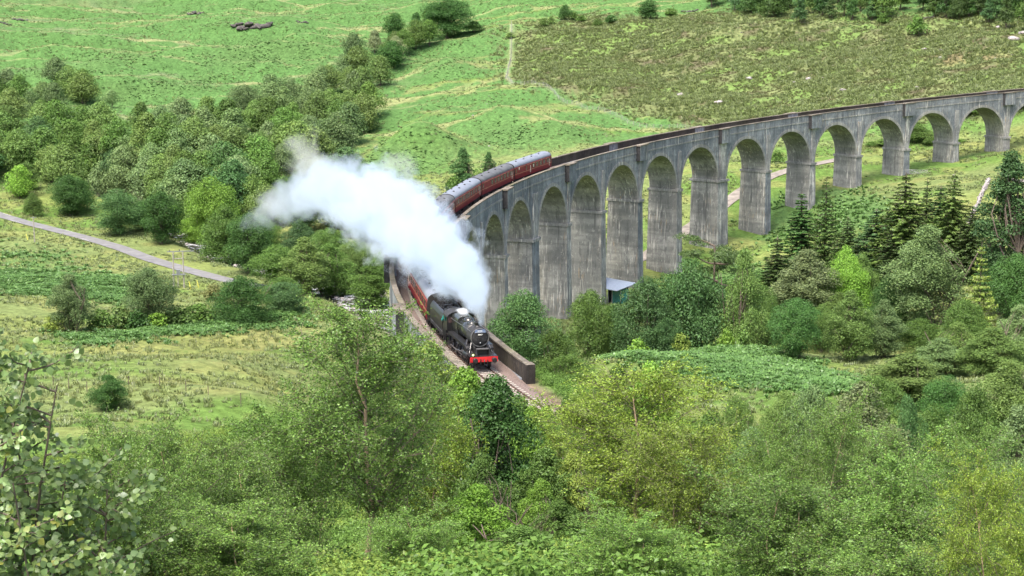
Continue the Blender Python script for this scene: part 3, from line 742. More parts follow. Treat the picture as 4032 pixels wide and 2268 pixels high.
# fittings on top
mb=MB(); lathe_z(mb,[(.52,-.22),(.44,-.05),(.36,.07),(.2,.12),(.05,.13)],(E(-4.35),0,ZB+.84)); mb.build('top_feed',[M_CLAD],eng,smooth=True)
mb=MB(); lathe_z(mb,[(.58,-.22),(.48,-.03),(.40,.10),(.25,.18),(.05,.2)],(E(-5.75),0,ZB+.87)); mb.build('dome',[M_CLAD],eng,smooth=True)
for y in (-.17,.17):
    mb=MB(); lathe_z(mb,[(.09,0),(.09,.18),(.06,.3)],(E(-8.2),y,ZB+.9)); mb.build('safety_valve',[M_GREYSTEEL],eng)
for y in (-1,1):
    mb=MB(); mb.tube([(E(-1.75),y*.8,ZB+.52),(E(-3.2),y*.78,ZB+.50),(E(-9.1),y*.96,ZB+.42)],.022,6); mb.build('handrail',[M_GREYSTEEL],eng)
    mb=MB(); mb.tube([(E(-1.75),y*.72,ZB-.35),(E(-1.2),y*1.05,1.45)],.03,6); mb.build('smokebox_stay',[M_GREYSTEEL],eng)
    mb=MB(); mb.tube([(E(-3.1),y*.75,ZB-.5),(E(-2.7),y*.95,2.0),(E(-2.3),y*1.0,1.7)],.13,10); mb.build('steam_pipe',[M_BLACK],eng)
# cab
mb=MB()
for y in (-1,1):
    mb.prism([(E(-9.35),1.96),(E(-9.35),3.25),(E(-9.6),3.25),(E(-9.6),2.75),(E(-10.3),2.75),(E(-10.3),3.25),(E(-10.75),3.25),(E(-10.75),2.55),(E(-11.1),2.3),(E(-11.1),1.3),(E(-9.9),1.3),(E(-9.9),1.96)],y*1.27-.02,y*1.27+.02,axis=1)
cb=mb.build('cab_side',[M_BLACK],eng)
mb=MB(); q=[(1.29*math.cos(a),3.22+.56*math.sin(a)) for a in np.linspace(0,math.pi,15)]
mb.prism(q+[(-1.25,3.18)]+[(1.25*math.cos(a),3.18+.54*math.sin(a)) for a in np.linspace(math.pi,0,15)][1:],E(-11.25),E(-9.25)); mb.build('cab_roof',[M_SMOKEBOX],eng)
mb=MB(); mb.prism([(-1.25,1.95),(1.25,1.95)]+[(1.25*math.cos(a),3.2+.53*math.sin(a)) for a in np.linspace(0,math.pi,13)],E(-9.40),E(-9.351)); mb.build('cab_front',[M_BLACK],eng)
for y in (-.98,.98):
    mb=MB(); mb.prism([(y-.17,2.7),(y+.17,2.7),(y+.17,3.2),(y-.17,3.28)],E(-9.35),E(-9.335)); mb.build('cab_window',[M_WIN],eng)
mb=MB(); mb.box((E(-10.2),0,1.6),(1.8,2.4,.08)); mb.build('cab_floor',[M_UNDER],eng)
# main frames and wheels
mb=MB()
for y in (-.6,.6): mb.box((E(-5.4),y,1.15),(10.4,.05,.75))
mb.box((E(-2.2),0,.55),(2.6,1.1,.25)); mb.build('main_frame',[M_UNDER],eng)
for y in (-.76,.76):
    for x in (-1.25,-3.2): wheel(eng,E(x),y,.495,10,.07,'bogie_wheel')
    for x in (-4.85,-6.98,-9.3): wheel(eng,E(x),y,.914,18,.08,'driving_wheel')
    s=1 if y>0 else -1
    mb=MB(); mb.box((E(-7.07),s*.93,.914-.3),(4.75,.05,.13)); mb.build('coupling_rod',[M_GREYSTEEL],eng)
    mb=MB(); mb.tube([(E(-2.6),s*1.03,1.1),(E(-3.9),s*1.03,1.05),(E(-6.98),s*1.0,.66)],.05,6); mb.build('connecting_rod',[M_GREYSTEEL],eng)
    mb=MB(); mb.box((E(-3.4),s*1.05,1.12),(1.3,.18,.22)); mb.tube([(E(-5.0),s*1.02,1.35),(E(-5.6),s*1.02,1.7),(E(-6.6),s*1.0,.95)],.035,6); mb.box((E(-5.4),s*1.08,1.62),(.9,.12,.3)); mb.build('valve_gear',[M_GREYSTEEL],eng)
mb=MB()
for y in (-1.2,1.2):
    for z in (1.65,1.3): mb.box((E(-9.9),y,z-.5),(.25,.16,.03))
    mb.box((E(-9.9),y*1.06,1.0),(.3,.02,.9))
mb.build('cab_step',[M_BLACK],eng)
# lamps on the beam
lm=MB().box((E(-.18),-.98,1.50),(.2,.2,.28)).build('headlamp',[M_BLACK],eng)
mb=MB(); mb.tube([(E(-.079),-.98,1.50),(E(-.06),-.98,1.50)],.085,14); mb.build('lamp_lens',[M_LIT],lm)
# ---- tender
p,rz,ry=frame(SF+11.35+3.75,.07)
ten=empty('tender', p, (0,ry,rz), label='black coal tender coupled between the locomotive cab and the maroon carriages', cat='tender')
mb=MB(); pf=[(-1.27,1.35),(1.27,1.35),(1.27,2.75),(1.1,3.05),(.95,3.2),(.9,3.2),(1.04,3.0),(1.2,2.7),(-1.2,2.7),(-1.04,3.0),(-.9,3.2),(-.95,3.2),(-1.1,3.05),(-1.27,2.75)]
mb.prism(pf,-3.45,3.4); mb.build('tank',[M_BLACK],ten)
mb=MB(); rng2=np.random.default_rng(2)
for i in range(70): mb.box((rng2.uniform(-2,2.8),rng2.uniform(-.8,.8),2.75+rng2.uniform(0,.28)),rng2.uniform(.2,.45,3),rng2.uniform(0,3))
tag(mb.build('coal',[M_COAL],ten),kind='stuff')
mb=MB(); mb.box((0,0,1.2),(7.2,2.5,.28)); 
for y in (-.95,.95): mb.box((0,y,.95),(6.8,.05,.5))
mb.build('tender_frame',[M_UNDER],ten)
mb=MB(); mb.box((0,1.28,1.42),(7.0,.03,.05)); mb.box((0,-1.28,1.42),(7.0,.03,.05)); mb.build('tender_step_edge',[M_GREYSTEEL],ten)
for y in (-.76,.76):
    for x in (-2.2,0,2.2): wheel(ten,x,y,.65,12,.08,'tender_wheel')
# ---- carriages
def coach_meshes():
    L=19.6; h=L/2
    D={}
    pf=[(-1.32,1.05),(1.32,1.05),(1.38,1.7),(1.38,2.3),(1.33,2.95),(1.27,3.06),(-1.27,3.06),(-1.33,2.95),(-1.38,2.3),(-1.38,1.7)]
    D['body']=MB().prism(pf,-h,h).mesh('carriage_body',[M_MAROON])
    q=[(1.29*math.cos(a)**1 , 3.061+.72*math.sin(a)**.9) for a in np.linspace(0,math.pi,17)]
    D['rl']=MB().prism(q,-h-.02,h+.02).mesh('carriage_roof',[M_ROOFL]); D['rd']=MB().prism(q,-h-.02,h+.02).mesh('carriage_roof',[M_ROOFD])
    mb=MB()
    for y in (-1,1): mb.box((0,y*1.384,1.86),(L-.02,.012,.045)); mb.box((0,y*1.352,2.86),(L-.02,.012,.035))
    D['line']=mb.mesh('lining_stripe',[M_LINE])
    D['win']=MB().box((0,0,0),(1.22,.016,.74)).mesh('window',[M_WIN]); D['dwin']=MB().box((0,0,0),(.5,.016,.74)).mesh('door_window',[M_WIN])
    mb=MB(); mb.box((0,0,0),(.72,.014,1.86)); D['door']=mb.mesh('door',[M_MAROON]); mb=MB(); mb.box((.3,0,-.1),(.16,.03,1.2)); D['rail']=mb.mesh('door_strip',[M_CREAM])
    mb=MB(); mb.box((0,0,2.0),(.36,.95,1.95)); D['gang']=mb.mesh('gangway',[M_UNDER])
    mb=MB()
    for y in (-1,1): mb.box((0,y*1.05,.62),(3.5,.12,.3)); mb.box((0,y*1.05,.5),(.9,.16,.4))
    mb.box((0,0,.7),(.6,2.1,.25))
    for x in (-1.3,1.3):
        for y in (-.76,.76): disc(mb,(x,y,.457),.457,.13,20)
        for y in (-1.08,1.08): mb.box((x,y,.46),(.3,.16,.3))
    D['bogie']=mb.mesh('bogie',[M_UNDER])
    mb=MB(); mb.box((0,0,.9),(19.3,2.2,.26)); 
    for x,y,w in ((-2,-.85,2.2),(1.5,.85,2.6),(3,-.8,1.2),(-3.2,.8,1.1)): mb.box((x,y,.62),(w,.5,.42))
    D['under']=mb.mesh('underframe',[M_UNDER])
    mb=MB(); lathe_z(mb,[(.16,-.06),(.16,.06),(.1,.12)],(0,0,0),10); D['vent']=mb.mesh('roof_vent',[M_DARK])
    D['end']=MB().prism([(-1.33,1.04),(1.33,1.04),(1.39,1.7),(1.39,2.3),(1.34,2.95)]+[(1.30*math.cos(a),3.07+.73*math.sin(a)**.9) for a in np.linspace(0,math.pi,15)]+[(-1.34,2.95),(-1.39,2.3),(-1.39,1.7)],-.05,.05).mesh('carriage_end',[M_UNDER])
    D['bolt']=MB().box((0,0,0),(.26,.02,.42)).mesh('white_panel',[M_CREAM])
    return D,h
CD,ch=coach_meshes()
LB=['first maroon carriage directly behind the tender, its side just visible left of the steam','second maroon carriage from the engine, mostly swallowed by the white steam','third maroon carriage from the engine, swallowed by the thickest steam','fourth maroon carriage from the tail, dark roofed and half lost in the steam','third maroon carriage from the tail, pale roofed with a full row of windows','second maroon carriage from the tail, darker roofed','last maroon carriage at the tail of the train with a windowless van half']
S_T=SF+11.35+7.6
for c in range(7):
    sc=S_T+.3+c*20.15+ch+.2
    p,_,_=frame(sc,.07)
    a=arc(sc-7,0,.07); b_=arc(sc+7,0,.07); d=a-b_; rz=math.atan2(d[1],d[0]); ry=-math.atan2(d[2],math.hypot(d[0],d[1]))
    p=(a+b_)/2
    co=empty('railway_carriage',p,(0,ry,rz),LB[c],'carriage','maroon carriages of the steam train')
    def put(k,loc,rot=(0,0,0),name=None):
        o=bpy.data.objects.new(name or CD[k].name,CD[k]); o.location=loc; o.rotation_euler=rot; return link(o,co)
    put('body',(0,0,0)); put('rl' if c in (0,4,6) else 'rd',(0,0,0)); put('line',(0,0,0)); put('under',(0,0,0))
    put('bogie',(7,0,0)); put('bogie',(-7,0,0)); put('gang',(ch+.18,0,0)); put('gang',(-ch-.18,0,0)); put('end',(ch+.03,0,0)); put('end',(-ch-.03,0,0))
    brake=(c==6)
    for y in (-1,1):
        xs=np.linspace(-7.6,7.6,9)
        for x in xs:
            if brake and x>1.0: continue
            if c==5 and x>5.5: continue
            put('win',(x,y*1.374,2.42))
        for x in (-9.1,9.1)+((3.9,) if brake else (0.95,) if c in (4,) else ()):
            put('door',(x,y*1.38,2.0)); put('dwin',(x,y*1.392,2.42))
        put('rail',(-8.75,y*1.392,2.1))
        if brake: put('rail',(1.4,y*1.392,2.1)); put('bolt',(.1,y*1.392,2.4)); put('bolt',(7.6,y*1.392,2.66))
    for i,x in enumerate(np.linspace(-8,8,9)):
        put('vent',(x+(.6 if i%2 else 0),(.42 if i%2 else -.42),3.74))
# crew member leaning from the cab doorway, in a teal jacket
def person(name,loc,rz,label,teal):
    bm_v=[(0,0,.95),(0,0,1.2),(0,0,1.42),(0,0,1.55),(.02,0,1.68),(.03,0,1.79),(0,.2,1.44),(.05,.3,1.18),(.22,.27,.98),(0,-.2,1.44),(.05,-.3,1.18),(.24,-.27,1.0),(0,.1,.9),(.02,.11,.5),(-.02,.11,.08),(.1,.12,.03),(0,-.1,.9),(.02,-.11,.5),(-.02,-.11,.08),(.1,-.12,.03)]
    ed=[(0,1),(1,2),(2,3),(3,4),(4,5),(2,6),(6,7),(7,8),(2,9),(9,10),(10,11),(0,12),(12,13),(13,14),(14,15),(0,16),(16,17),(17,18),(18,19)]
    rr=[.15,.16,.17,.06,.095,.06,.075,.055,.035,.075,.055,.035,.1,.07,.05,.04,.1,.07,.05,.04]
    me=bpy.data.meshes.new(name); me.from_pydata(bm_v,ed,[]); o=bpy.data.objects.new(name,me); COL.objects.link(o)
    md=o.modifiers.new('s','SKIN'); 
    for i,v in enumerate(me.skin_vertices[0].data): v.radius=(rr[i],rr[i]); v.use_root=(i==0)
    o.modifiers.new('d','SUBSURF').levels=1
    dg=bpy.context.evaluated_depsgraph_get(); m2=bpy.data.meshes.new_from_object(o.evaluated_get(dg)); bpy.data.objects.remove(o)
    skin=simple('skin',(.5,.3,.22),.6); dark=simple('dark_overalls',(.02,.025,.04),.9)
    m2.materials.clear()
    for q in (teal,skin,dark): m2.materials.append(q)
    idx=[]
    for pl in m2.polygons:
        z=pl.center.z; idx.append(1 if z>1.52 else 2 if z<.92 and abs(pl.center.y)<.24 else 0)
    m2.polygons.foreach_set('material_index',np.array(idx,np.int32))
    o=obj(name,m2,None,loc,(0,0,rz)); return tag(o,label,'person')
M_TEAL=simple('teal_jacket',(.01,.22,.19),.8)
mw=Matrix.Translation(eng.location)@Euler(eng.rotation_euler).to_matrix().to_4x4()
pp=mw@Vector((E(-10.95),-1.08,1.62))
person('person',pp,eng.rotation_euler[2]-.9,'person in a teal jacket leaning out between the locomotive cab and the tender',M_TEAL)
# ------------------------------------------------------------------ vegetation
def leaf_cloud(C, N, size, rng, aspect=.6, jit=.9, up=None):
    """diamond leaves at centres C with normals about N"""
    n=len(C)
    Nn = N + rng.normal(0,jit,(n,3)); Nn /= np.linalg.norm(Nn,axis=1)[:,None]+1e-9
    a = rng.normal(0,1,(n,3)); 
    if up is not None: a = a*.6+up
    u = np.cross(Nn,a); u /= np.linalg.norm(u,axis=1)[:,None]+1e-9; v = np.cross(Nn,u)
    s = (size*rng.uniform(.65,1.35,n))[:,None]
    P = np.stack([C-v*s*.5, C+u*s*aspect*.5+Nn*s*.06, C+v*s*.5, C-u*s*aspect*.5+Nn*s*.06],1)
    return P.reshape(-1,3), np.arange(4*n).reshape(n,4)
def tubes(segs, n=4):
    """segs: list of (pts (k,3), radii (k,))"""
    V=[];F=[];off=0
    for pts,r in segs:
        pts=np.asarray(pts,float); k=len(pts); r=np.asarray(r,float)
        t=np.gradient(pts,axis=0); t/=np.linalg.norm(t,axis=1)[:,None]+1e-9
        a=np.where(np.abs(t[:,:1])>.8,np.array([[0,1.,0]]),np.array([[1.,0,0]])); u=np.cross(t,a); u/=np.linalg.norm(u,axis=1)[:,None]+1e-9; w=np.cross(t,u)
        an=2*np.pi*np.arange(n)/n
        ring=pts[:,None,:]+(u[:,None,:]*np.cos(an)[None,:,None]+w[:,None,:]*np.sin(an)[None,:,None])*r[:,None,None]
        V.append(ring.reshape(-1,3))
        i,j=np.meshgrid(np.arange(k-1),np.arange(n),indexing='ij'); j2=(j+1)%n
        F.append(np.stack([i*n+j,i*n+j2,(i+1)*n+j2,(i+1)*n+j],-1).reshape(-1,4)+off); off+=k*n
    return np.concatenate(V),np.concatenate(F)
def curve(p,q,rng,bend=.12,k=5,droop=0):
    p=np.array(p,float);q=np.array(q,float); t=np.linspace(0,1,k)[:,None]
    L=np.linalg.norm(q-p); o=rng.normal(0,bend*L,3)
    c=p+(q-p)*t+o*np.sin(np.pi*t)
    c[:,2]+= -droop*L*(t[:,0]**2) ; return c
class Proto:
    def __init__(s,name,crown,trunk,h,w,cm,tm,cname='crown'):
        s.name=name; s.h=h; s.w=w; s.cname=cname
        rr=np.hypot(crown[0][:,0]-np.median(crown[0][:,0]),crown[0][:,1]-np.median(crown[0][:,1])); s.w=2*float(np.percentile(rr,96)); s.h=float(np.percentile(crown[0][:,2],99.7))
        s.crown=mesh_np(cname,crown[0],[crown[1]],[cm]); s.trunk=mesh_np('trunk',trunk[0],[trunk[1]],[tm],smooth=True) if trunk else None
def blob_tree(name, seed, h, w, nl, per, leaf, prof='round', base=.18, lobe=(.15,.26), cm=None, tm=None, stems=1, hang=0.0, jit=.8, limb=True, aspect=.65):
    rng=np.random.default_rng(seed); Hc=h*(1-base)
    cs=[];rs=[]
    while len(cs)<nl:
        t=rng.uniform(0.02,1)                           # height in the crown
        if prof=='round': wr=math.sqrt(max(0,1-(2*t-1.0)**2))**.8
        elif prof=='dome': wr=(1-t**2.2)**.6
        elif prof=='cone': wr=(1-t)**.75+.06
        elif prof=='column': wr=.55+.45*math.sin(math.pi*min(1,t*1.05))**.7 if t<.85 else .5*(1-t)/.15+.1
        elif prof=='egg': wr=math.sin(math.pi*(t**.75*.94+.04))**.7
        ph=rng.uniform(0,2*math.pi); rr=math.sqrt(rng.uniform(.12,1))*wr
        lr=rng.uniform(*lobe)*w*(.55+.45*wr)
        rr=max(0,rr*w/2-lr*.75)
        c=np.array([rr*math.cos(ph)*(1+rng.uniform(-.08,.12)),rr*math.sin(ph),base*h+lr*.4+t*(Hc-lr*1.2)])
        cs.append(c);rs.append(lr)
    cs=np.array(cs);rs=np.array(rs)
    P=[];Nn=[]
    for c,r in zip(cs,rs):
        m=int(per*rng.uniform(.7,1.3)*(r/(np.mean(rs)))**2)+4
        d=rng.normal(0,1,(m,3)); d/=np.linalg.norm(d,axis=1)[:,None]
        d[:,2]=np.where(d[:,2]<-.35, -d[:,2]*.8, d[:,2])
        q=r*rng.uniform(.62,1.06,m)**.8
        x=c+d*q[:,None]*np.array([1,1,.82+.25*hang])
        x[:,2]-=hang*r*rng.uniform(0,1,m)**2
        P.append(x);Nn.append(d+np.array([0,0,.45]))
    P=np.concatenate(P);Nn=np.concatenate(Nn)
    P[:,2]=np.maximum(P[:,2],.1)
    crown=leaf_cloud(P,Nn,leaf,rng,aspect,jit)
    segs=[]
    for s in range(stems):
        o=np.array([rng.normal(0,.04*w) if stems>1 else 0,rng.normal(0,.04*w) if stems>1 else 0,-.4])
        top=np.array([rng.normal(0,.06*w)+ (o[0]*4 if stems>1 else 0),rng.normal(0,.06*w)+(o[1]*4 if stems>1 else 0),h*.8])
        c=curve(o,top,rng,.04,7); segs.append((c,np.linspace(.017*h/stems**.5,.004*h,7)))
        if limb:
            for k in rng.choice(len(cs),min(len(cs),max(4,nl//(2*stems))),replace=False):
                t=np.clip((cs[k][2]-.2*h)/(h*.8)*.75,.12,.9); i=int(t*6); segs.append((curve(c[i],cs[k],rng,.1,4),np.linspace(.0045*h,.0012*h,4)))
    return Proto(name,crown,tubes(segs,5),h,w,cm or M_LEAF,tm or M_BARK)
def spruce(name, seed, h, w, lev, leaf, droop=.25, dens=1.0, base=.06, cm=None):
    rng=np.random.default_rng(seed); P=[];Nn=[];segs=[(np.array([[0,0,-.4],[0,0,h*.5],[0,0,h]]),np.array([.018*h,.011*h,.002*h]))]
    for i in range(lev):
        t=(i+rng.uniform(-.3,.3))/lev; z=h*(base+(1-base)*t); L=w/2*((1-t)**.8)*rng.uniform(.75,1.15)+.12
        nb=7 if t<.75 else 5
        for j in range(nb):
            a=2*math.pi*(j+rng.uniform(-.3,.3))/nb+i*1.1; Lj=L*rng.uniform(.7,1.15)
            m=max(4,int(Lj/leaf*2.6*dens)); u=np.linspace(.1,1,m)
            d=np.array([math.cos(a),math.sin(a)])
            x=np.stack([d[0]*u*Lj,d[1]*u*Lj,z+(.10*u-droop*u**1.6+.12*u**4)*Lj],1)
            segs.append((x[::max(1,m//3)][:4],np.linspace(.004*h,.001*h,len(x[::max(1,m//3)][:4]))))
            k=3
            for q in range(k):
                off=rng.normal(0,1,(m,3))*np.array([.20,.20,.10])*Lj*(1.15-u)[:,None]*.55; off[:,2]-=abs(rng.normal(0,.10,m))*leaf*2
                P.append(x+off); Nn.append(np.tile([d[0]*.35,d[1]*.35,1.0],(m,1)))
    P=np.concatenate(P);Nn=np.concatenate(Nn)
    return Proto(name,leaf_cloud(P,Nn,leaf,rng,.42,.45),tubes(segs,4),h,w,cm or M_NEED,M_BARK)
def flat_pine(name, seed, h, w):
    rng=np.random.default_rng(seed); P=[];Nn=[];segs=[]
    tr=curve([0,0,-.4],[.05*w,0,h*.86],rng,.06,7); segs.append((tr,np.linspace(.03*h,.012*h,7)))
    for k in range(15):
        t=.45+.55*k/14; i=int(min(6,t*6)); a=k*2.4+rng.uniform(-.4,.4); L=w/2*rng.uniform(.5,1.0)*(1.1-.5*max(0,t-.7)/.3)
        e=tr[i]+np.array([math.cos(a)*L,math.sin(a)*L,h*rng.uniform(.02,.12)]); segs.append((curve(tr[i],e,rng,.12,5),np.linspace(.011*h,.004*h,5)))
        for q in range(4):
            f=rng.uniform(.55,1.05); c=tr[i]+(e-tr[i])*f+rng.normal(0,.06*w,3)*np.array([1,1,.3]); m=420; r=rng.uniform(.09,.15)*w
            d=rng.normal(0,1,(m,3)); d/=np.linalg.norm(d,axis=1)[:,None]; d[:,2]=abs(d[:,2])
            P.append(c+d*r*rng.uniform(.4,1,m)[:,None]*np.array([1,1,.38])); Nn.append(d+np.array([0,0,.8]))
    return Proto(name,leaf_cloud(np.concatenate(P),np.concatenate(Nn),.30,rng,.35,.5),tubes(segs,5),h,w,M_NEED,M_BARK)
def birch(name, seed, h, w, nbr, leaf, per_m=60, lean=0.0, stems=1, bushy=1.0, tm=None, base=.12):
    """fine-twigged birch with true leaves"""
    rng=np.random.default_rng(seed); segs=[];P=[];Nn=[]
    for s in range(stems):
        o=np.array([0,0,-.5])+(np.array([rng.normal(0,.06*w),rng.normal(0,.06*w),0]) if stems>1 else 0)
        top=np.array([lean*h+(o[0]*5),o[1]*5+rng.normal(0,.04*h),h*(.97 if s==0 else rng.uniform(.75,.95))])
        tr=curve(o,top,rng,.03,12); tr[2:-1]+=rng.normal(0,.005*h,(9,3))*np.array([1,1,.2]); r0=.0105*h/(stems**.35)
        segs.append((tr,np.linspace(r0,.0015*h,12)))
        for b_ in range(nbr):
            t=base+(1-base)*(b_+rng.uniform(0,1))/nbr; f=t*11; i=min(10,int(f)); p=tr[i]+(tr[i+1]-tr[i])*(f-i)
            a=rng.uniform(0,2*math.pi); el=rad(rng.uniform(28,62)); 
            L=(w/2)*(1.15*math.sin(math.pi*min(.97,(t-base)/(1-base)*.8+.17))**.7)*rng.uniform(.6,1.15)/math.cos(el)*.8*bushy
            e=p+L*np.array([math.cos(a)*math.cos(el),math.sin(a)*math.cos(el),math.sin(el)])
            br=curve(p,e,rng,.07,7,droop=.16); segs.append((br,np.linspace(.0040*h*(1.1-t),.0008*h,7)))
            ns=int(8+L*6)
            for q in range(ns):
                g=rng.uniform(.12,1.0)*6; i2=min(5,int(g)); pp=br[i2]+(br[i2+1]-br[i2])*(g-i2)
                d=(e-p)/L+rng.normal(0,.75,3); d/=np.linalg.norm(d); l2=rng.uniform(.4,1.0)*(.55+.16*L)
                tw=curve(pp,pp+d*l2,rng,.08,4,droop=.35); segs.append((tw,np.array([.0009,.0007,.0005,.0004])*h*.75))
                m=int(per_m*l2*rng.uniform(.7,1.3))+2; u=rng.uniform(.05,1,m)*3; i3=np.minimum(2,u.astype(int)); x=tw[i3]+(tw[i3+1]-tw[i3])*(u-i3)[:,None]
                P.append(x+rng.normal(0,leaf*1.0,(m,3))); Nn.append(np.tile([0,-.1,.55],(m,1))+rng.normal(0,.4,(m,3)))
    P=np.concatenate(P);Nn=np.concatenate(Nn)
    nt=stems; tr_=[q for q in segs if len(q[0])==12]; br_=[q for q in segs if len(q[0])!=12]
    pr=Proto(name,leaf_cloud(P,Nn,leaf,rng,.72,.75),tubes(tr_,6),h,w,M_LEAFN,tm or M_BIRCH)
    v,f=tubes(br_,3); pr.branches=mesh_np('branches',v,[f],[M_BARK]); return pr

PR={}
# distant (400-900 m)
for i in range(6): PR['far%d'%i]=blob_tree('broadleaf_tree',100+i,9,8.5,40+3*i,170,.31,['round','dome','round'][i%3],base=.02,lobe=(.17,.27),hang=.25,jit=.5)
for i in range(2): PR['farpine%d'%i]=blob_tree('pine_tree',120+i,9,5.5,36,130,.30,'cone',base=.1,lobe=(.16,.26),cm=M_NEED)
PR['shrub0']=blob_tree('shrub',130,2.5,3,16,60,.24,'dome',base=.02,lobe=(.2,.32),limb=False); PR['shrub1']=blob_tree('shrub',131,2.5,2.6,14,70,.22,'round',base=.02,lobe=(.2,.32),limb=False)
# middle distance (150-350 m)
for i in range(3): PR['mid%d'%i]=blob_tree('broadleaf_tree',140+i,10,9.5,90,350,.19,['round','dome','round'][i],base=.03,lobe=(.12,.21),hang=.3,jit=.55)
PR['bush0']=blob_tree('willow_bush',150,9,11,110,300,.185,'dome',base=.0,lobe=(.10,.17),stems=4,hang=.2); PR['bush1']=blob_tree('willow_bush',151,9,9,100,300,.18,'round',base=.0,lobe=(.10,.18),stems=4,hang=.2)
PR['wisp0']=blob_tree('birch_tree',160,12,6.5,105,290,.17,'egg',base=.03,lobe=(.10,.18),hang=.8); PR['wisp1']=blob_tree('birch_tree',161,12,7.5,110,290,.17,'egg',base=.03,lobe=(.10,.17),hang=.9,stems=2)
PR['slim']=blob_tree('slender_tree',165,16,4.6,120,220,.18,'column',base=.06,lobe=(.13,.22),hang=.3)
PR['spr0']=spruce('spruce_tree',170,20,9,30,.42,.28,2.2); PR['spr1']=spruce('spruce_tree',171,18,6,30,.38,.22,2.2); PR['larch']=spruce('larch_tree',172,15,7.5,24,.34,.14,1.8)
PR['flat']=flat_pine('pine_tree',180,11,14)
# near (20-110 m)
PR['bir0']=birch('birch_tree',200,8.2,4.6,64,.056,52,stems=1,base=.30); PR['bir1']=birch('birch_tree',201,7.2,4.4,44,.056,52,lean=.05,stems=2,base=.27); PR['bir2']=birch('birch_tree',202,6.5,4.6,40,.056,52,lean=-.12,stems=2,base=.25); PR['bir3']=birch('birch_tree',203,5.0,4.2,34,.056,52,stems=3,base=.02)
PR['rowan']=blob_tree('rowan_bush',210,7.5,4.4,120,250,.11,'egg',base=.05,lobe=(.11,.2),stems=3,hang=.15,jit=.6); PR['leafy']=blob_tree('leafy_bush',211,5.5,4.2,110,240,.10,'egg',base=.0,lobe=(.10,.18),stems=4,jit=.7)

def tree(kind, x, y, h, w, col, label, cat='tree', group=None, z=None, rz=None, name=None):
    p=PR[kind]; z=gz(x,y) if z is None else z
    r=empty(name or p.name,(x,y,z-.1),(0,0,RNG.uniform(0,6.28) if rz is None else rz),label,cat,group)
    r.scale=(w/p.w,w/p.w,h/p.h)
    if p.trunk is not None: link(bpy.data.objects.new('trunk',p.trunk),r)
    if hasattr(p,'branches'): link(bpy.data.objects.new('branches',p.branches),r)
    c=link(bpy.data.objects.new(p.cname,p.crown),r); c.color=tuple(col)+(1,)
    return r
RNG=np.random.default_rng(77)
GR={'olive':(.088,.145,.042),'grey':(.092,.148,.06),'mid':(.07,.13,.032),'dark':(.038,.088,.024),'blue':(.047,.095,.036),'bright':(.11,.21,.035),'yel':(.145,.205,.045),'fir':(.05,.088,.026),'firy':(.072,.118,.03),'pale':(.125,.165,.078),'brown':(.105,.125,.048),'teal':(.055,.115,.04),'birch':(.082,.15,.033),'birchy':(.135,.21,.032)}
LEAFGAIN=1.4
def cj(k,a=.12): 
    c=LEAFGAIN*np.array(GR[k])*RNG.uniform(1-a,1+a)*RNG.uniform(1-a*.5,1+a*.5,3); return c
def place(kind, px, pyb, pyt, wpx, col, label, Y=None, **kw):
    """stand a tree where the photograph shows its foot; its height and width follow from the distance"""
    if Y is None: P=at(px,pyb,ymin=kw.pop('ymin',100))
    else:
        kw.pop('ymin',None); q=atY(px,pyb,Y); P=np.array([q[0],Y,gz(q[0],Y)])
    top=atY(px,pyt,P[1])[2]; h=max(.6,top-P[2]); w=wpx/FPX*np.hypot(P[1],P[2]-CAMZ)
    return tree(kind,P[0],P[1],h,w,cj(col,.06),label,z=P[2],**kw)
PLACED=[]
# --- named trees right of and below the viaduct
T=place
T('bush0',2060,1425,1145,345,'teal','big rounded willow bush between the locomotive and the viaduct piers',Y=203)
T('bush1',2190,1440,1300,190,'mid','paler willow bush at the foot of the large one beside the parapet end',Y=188)
T('bush1',2245,1490,1395,190,'mid','green bush behind the end block of the right-hand parapet',Y=172)
T('mid0',2325,1365,1145,200,'mid','mid green alder in front of the dark concrete piers, right of the big willow',Y=252)
T('bush0',2540,1375,1095,300,'blue','dark blue-green willow dome below the silver roofed shelter',Y=250)
T('mid2',2715,1375,1030,330,'teal','tallest dark willow of the clump in the middle of the valley',Y=255)
T('wisp1',2925,1370,985,190,'olive','tall thin-crowned olive birch right of the dark willows, its stem on pale gravel',Y=252)
T('flat',2795,1130,930,330,'fir','flat-topped Scots pine with spreading limbs before the tall piers',Y=292)
T('spr1',3055,1190,940,183,'fir','narrow dull green pine just right of the flat-topped one',Y=290)
T('wisp0',3170,1330,985,270,'pale','pale grey-green sallow with a broad soft crown',Y=282)
T('larch',3245,1060,718,170,'mid','feathery larch standing in front of the tenth pier',Y=322)
T('spr1',3150,1050,765,170,'dark','dark spruce tucked in left of the feathery larch',Y=326)
T('mid1',3325,1210,975,180,'bright','bright yellow-green sycamore behind the pale sallow',Y=284)
T('mid0',3128,1455,1175,205,'dark','dark round-crowned oak on the edge of the bracken',Y=232)
T('spr0',3550,1180,700,329,'firy','largest spruce, with yellow-green branch tips',Y=300)
T('spr1',3638,1080,715,128,'fir','slim dark spruce right of the largest one',Y=312)
T('spr0',3742,1130,695,231,'firy','drooping spruce right of the slim one',Y=304)
T('spr1',3440,1190,830,231,'blue','blue-green spruce half hidden behind the largest spruce',Y=312)
T('spr1',3690,1120,740,183,'dark','dark green spruce between the slim and the drooping one',Y=318)
T('wisp1',3640,1290,890,300,'grey','large weeping grey-green birch in front of the spruces',Y=265)
T('slim',3950,1290,600,230,'blue','very tall narrow grey poplar near the right edge',Y=270)
T('larch',3850,1330,975,190,'yel','yellow-green larch below the tall poplar',Y=255)
T('wisp0',3340,1450,1145,185,'olive','olive birch right of the dark oak by the bracken',Y=234)
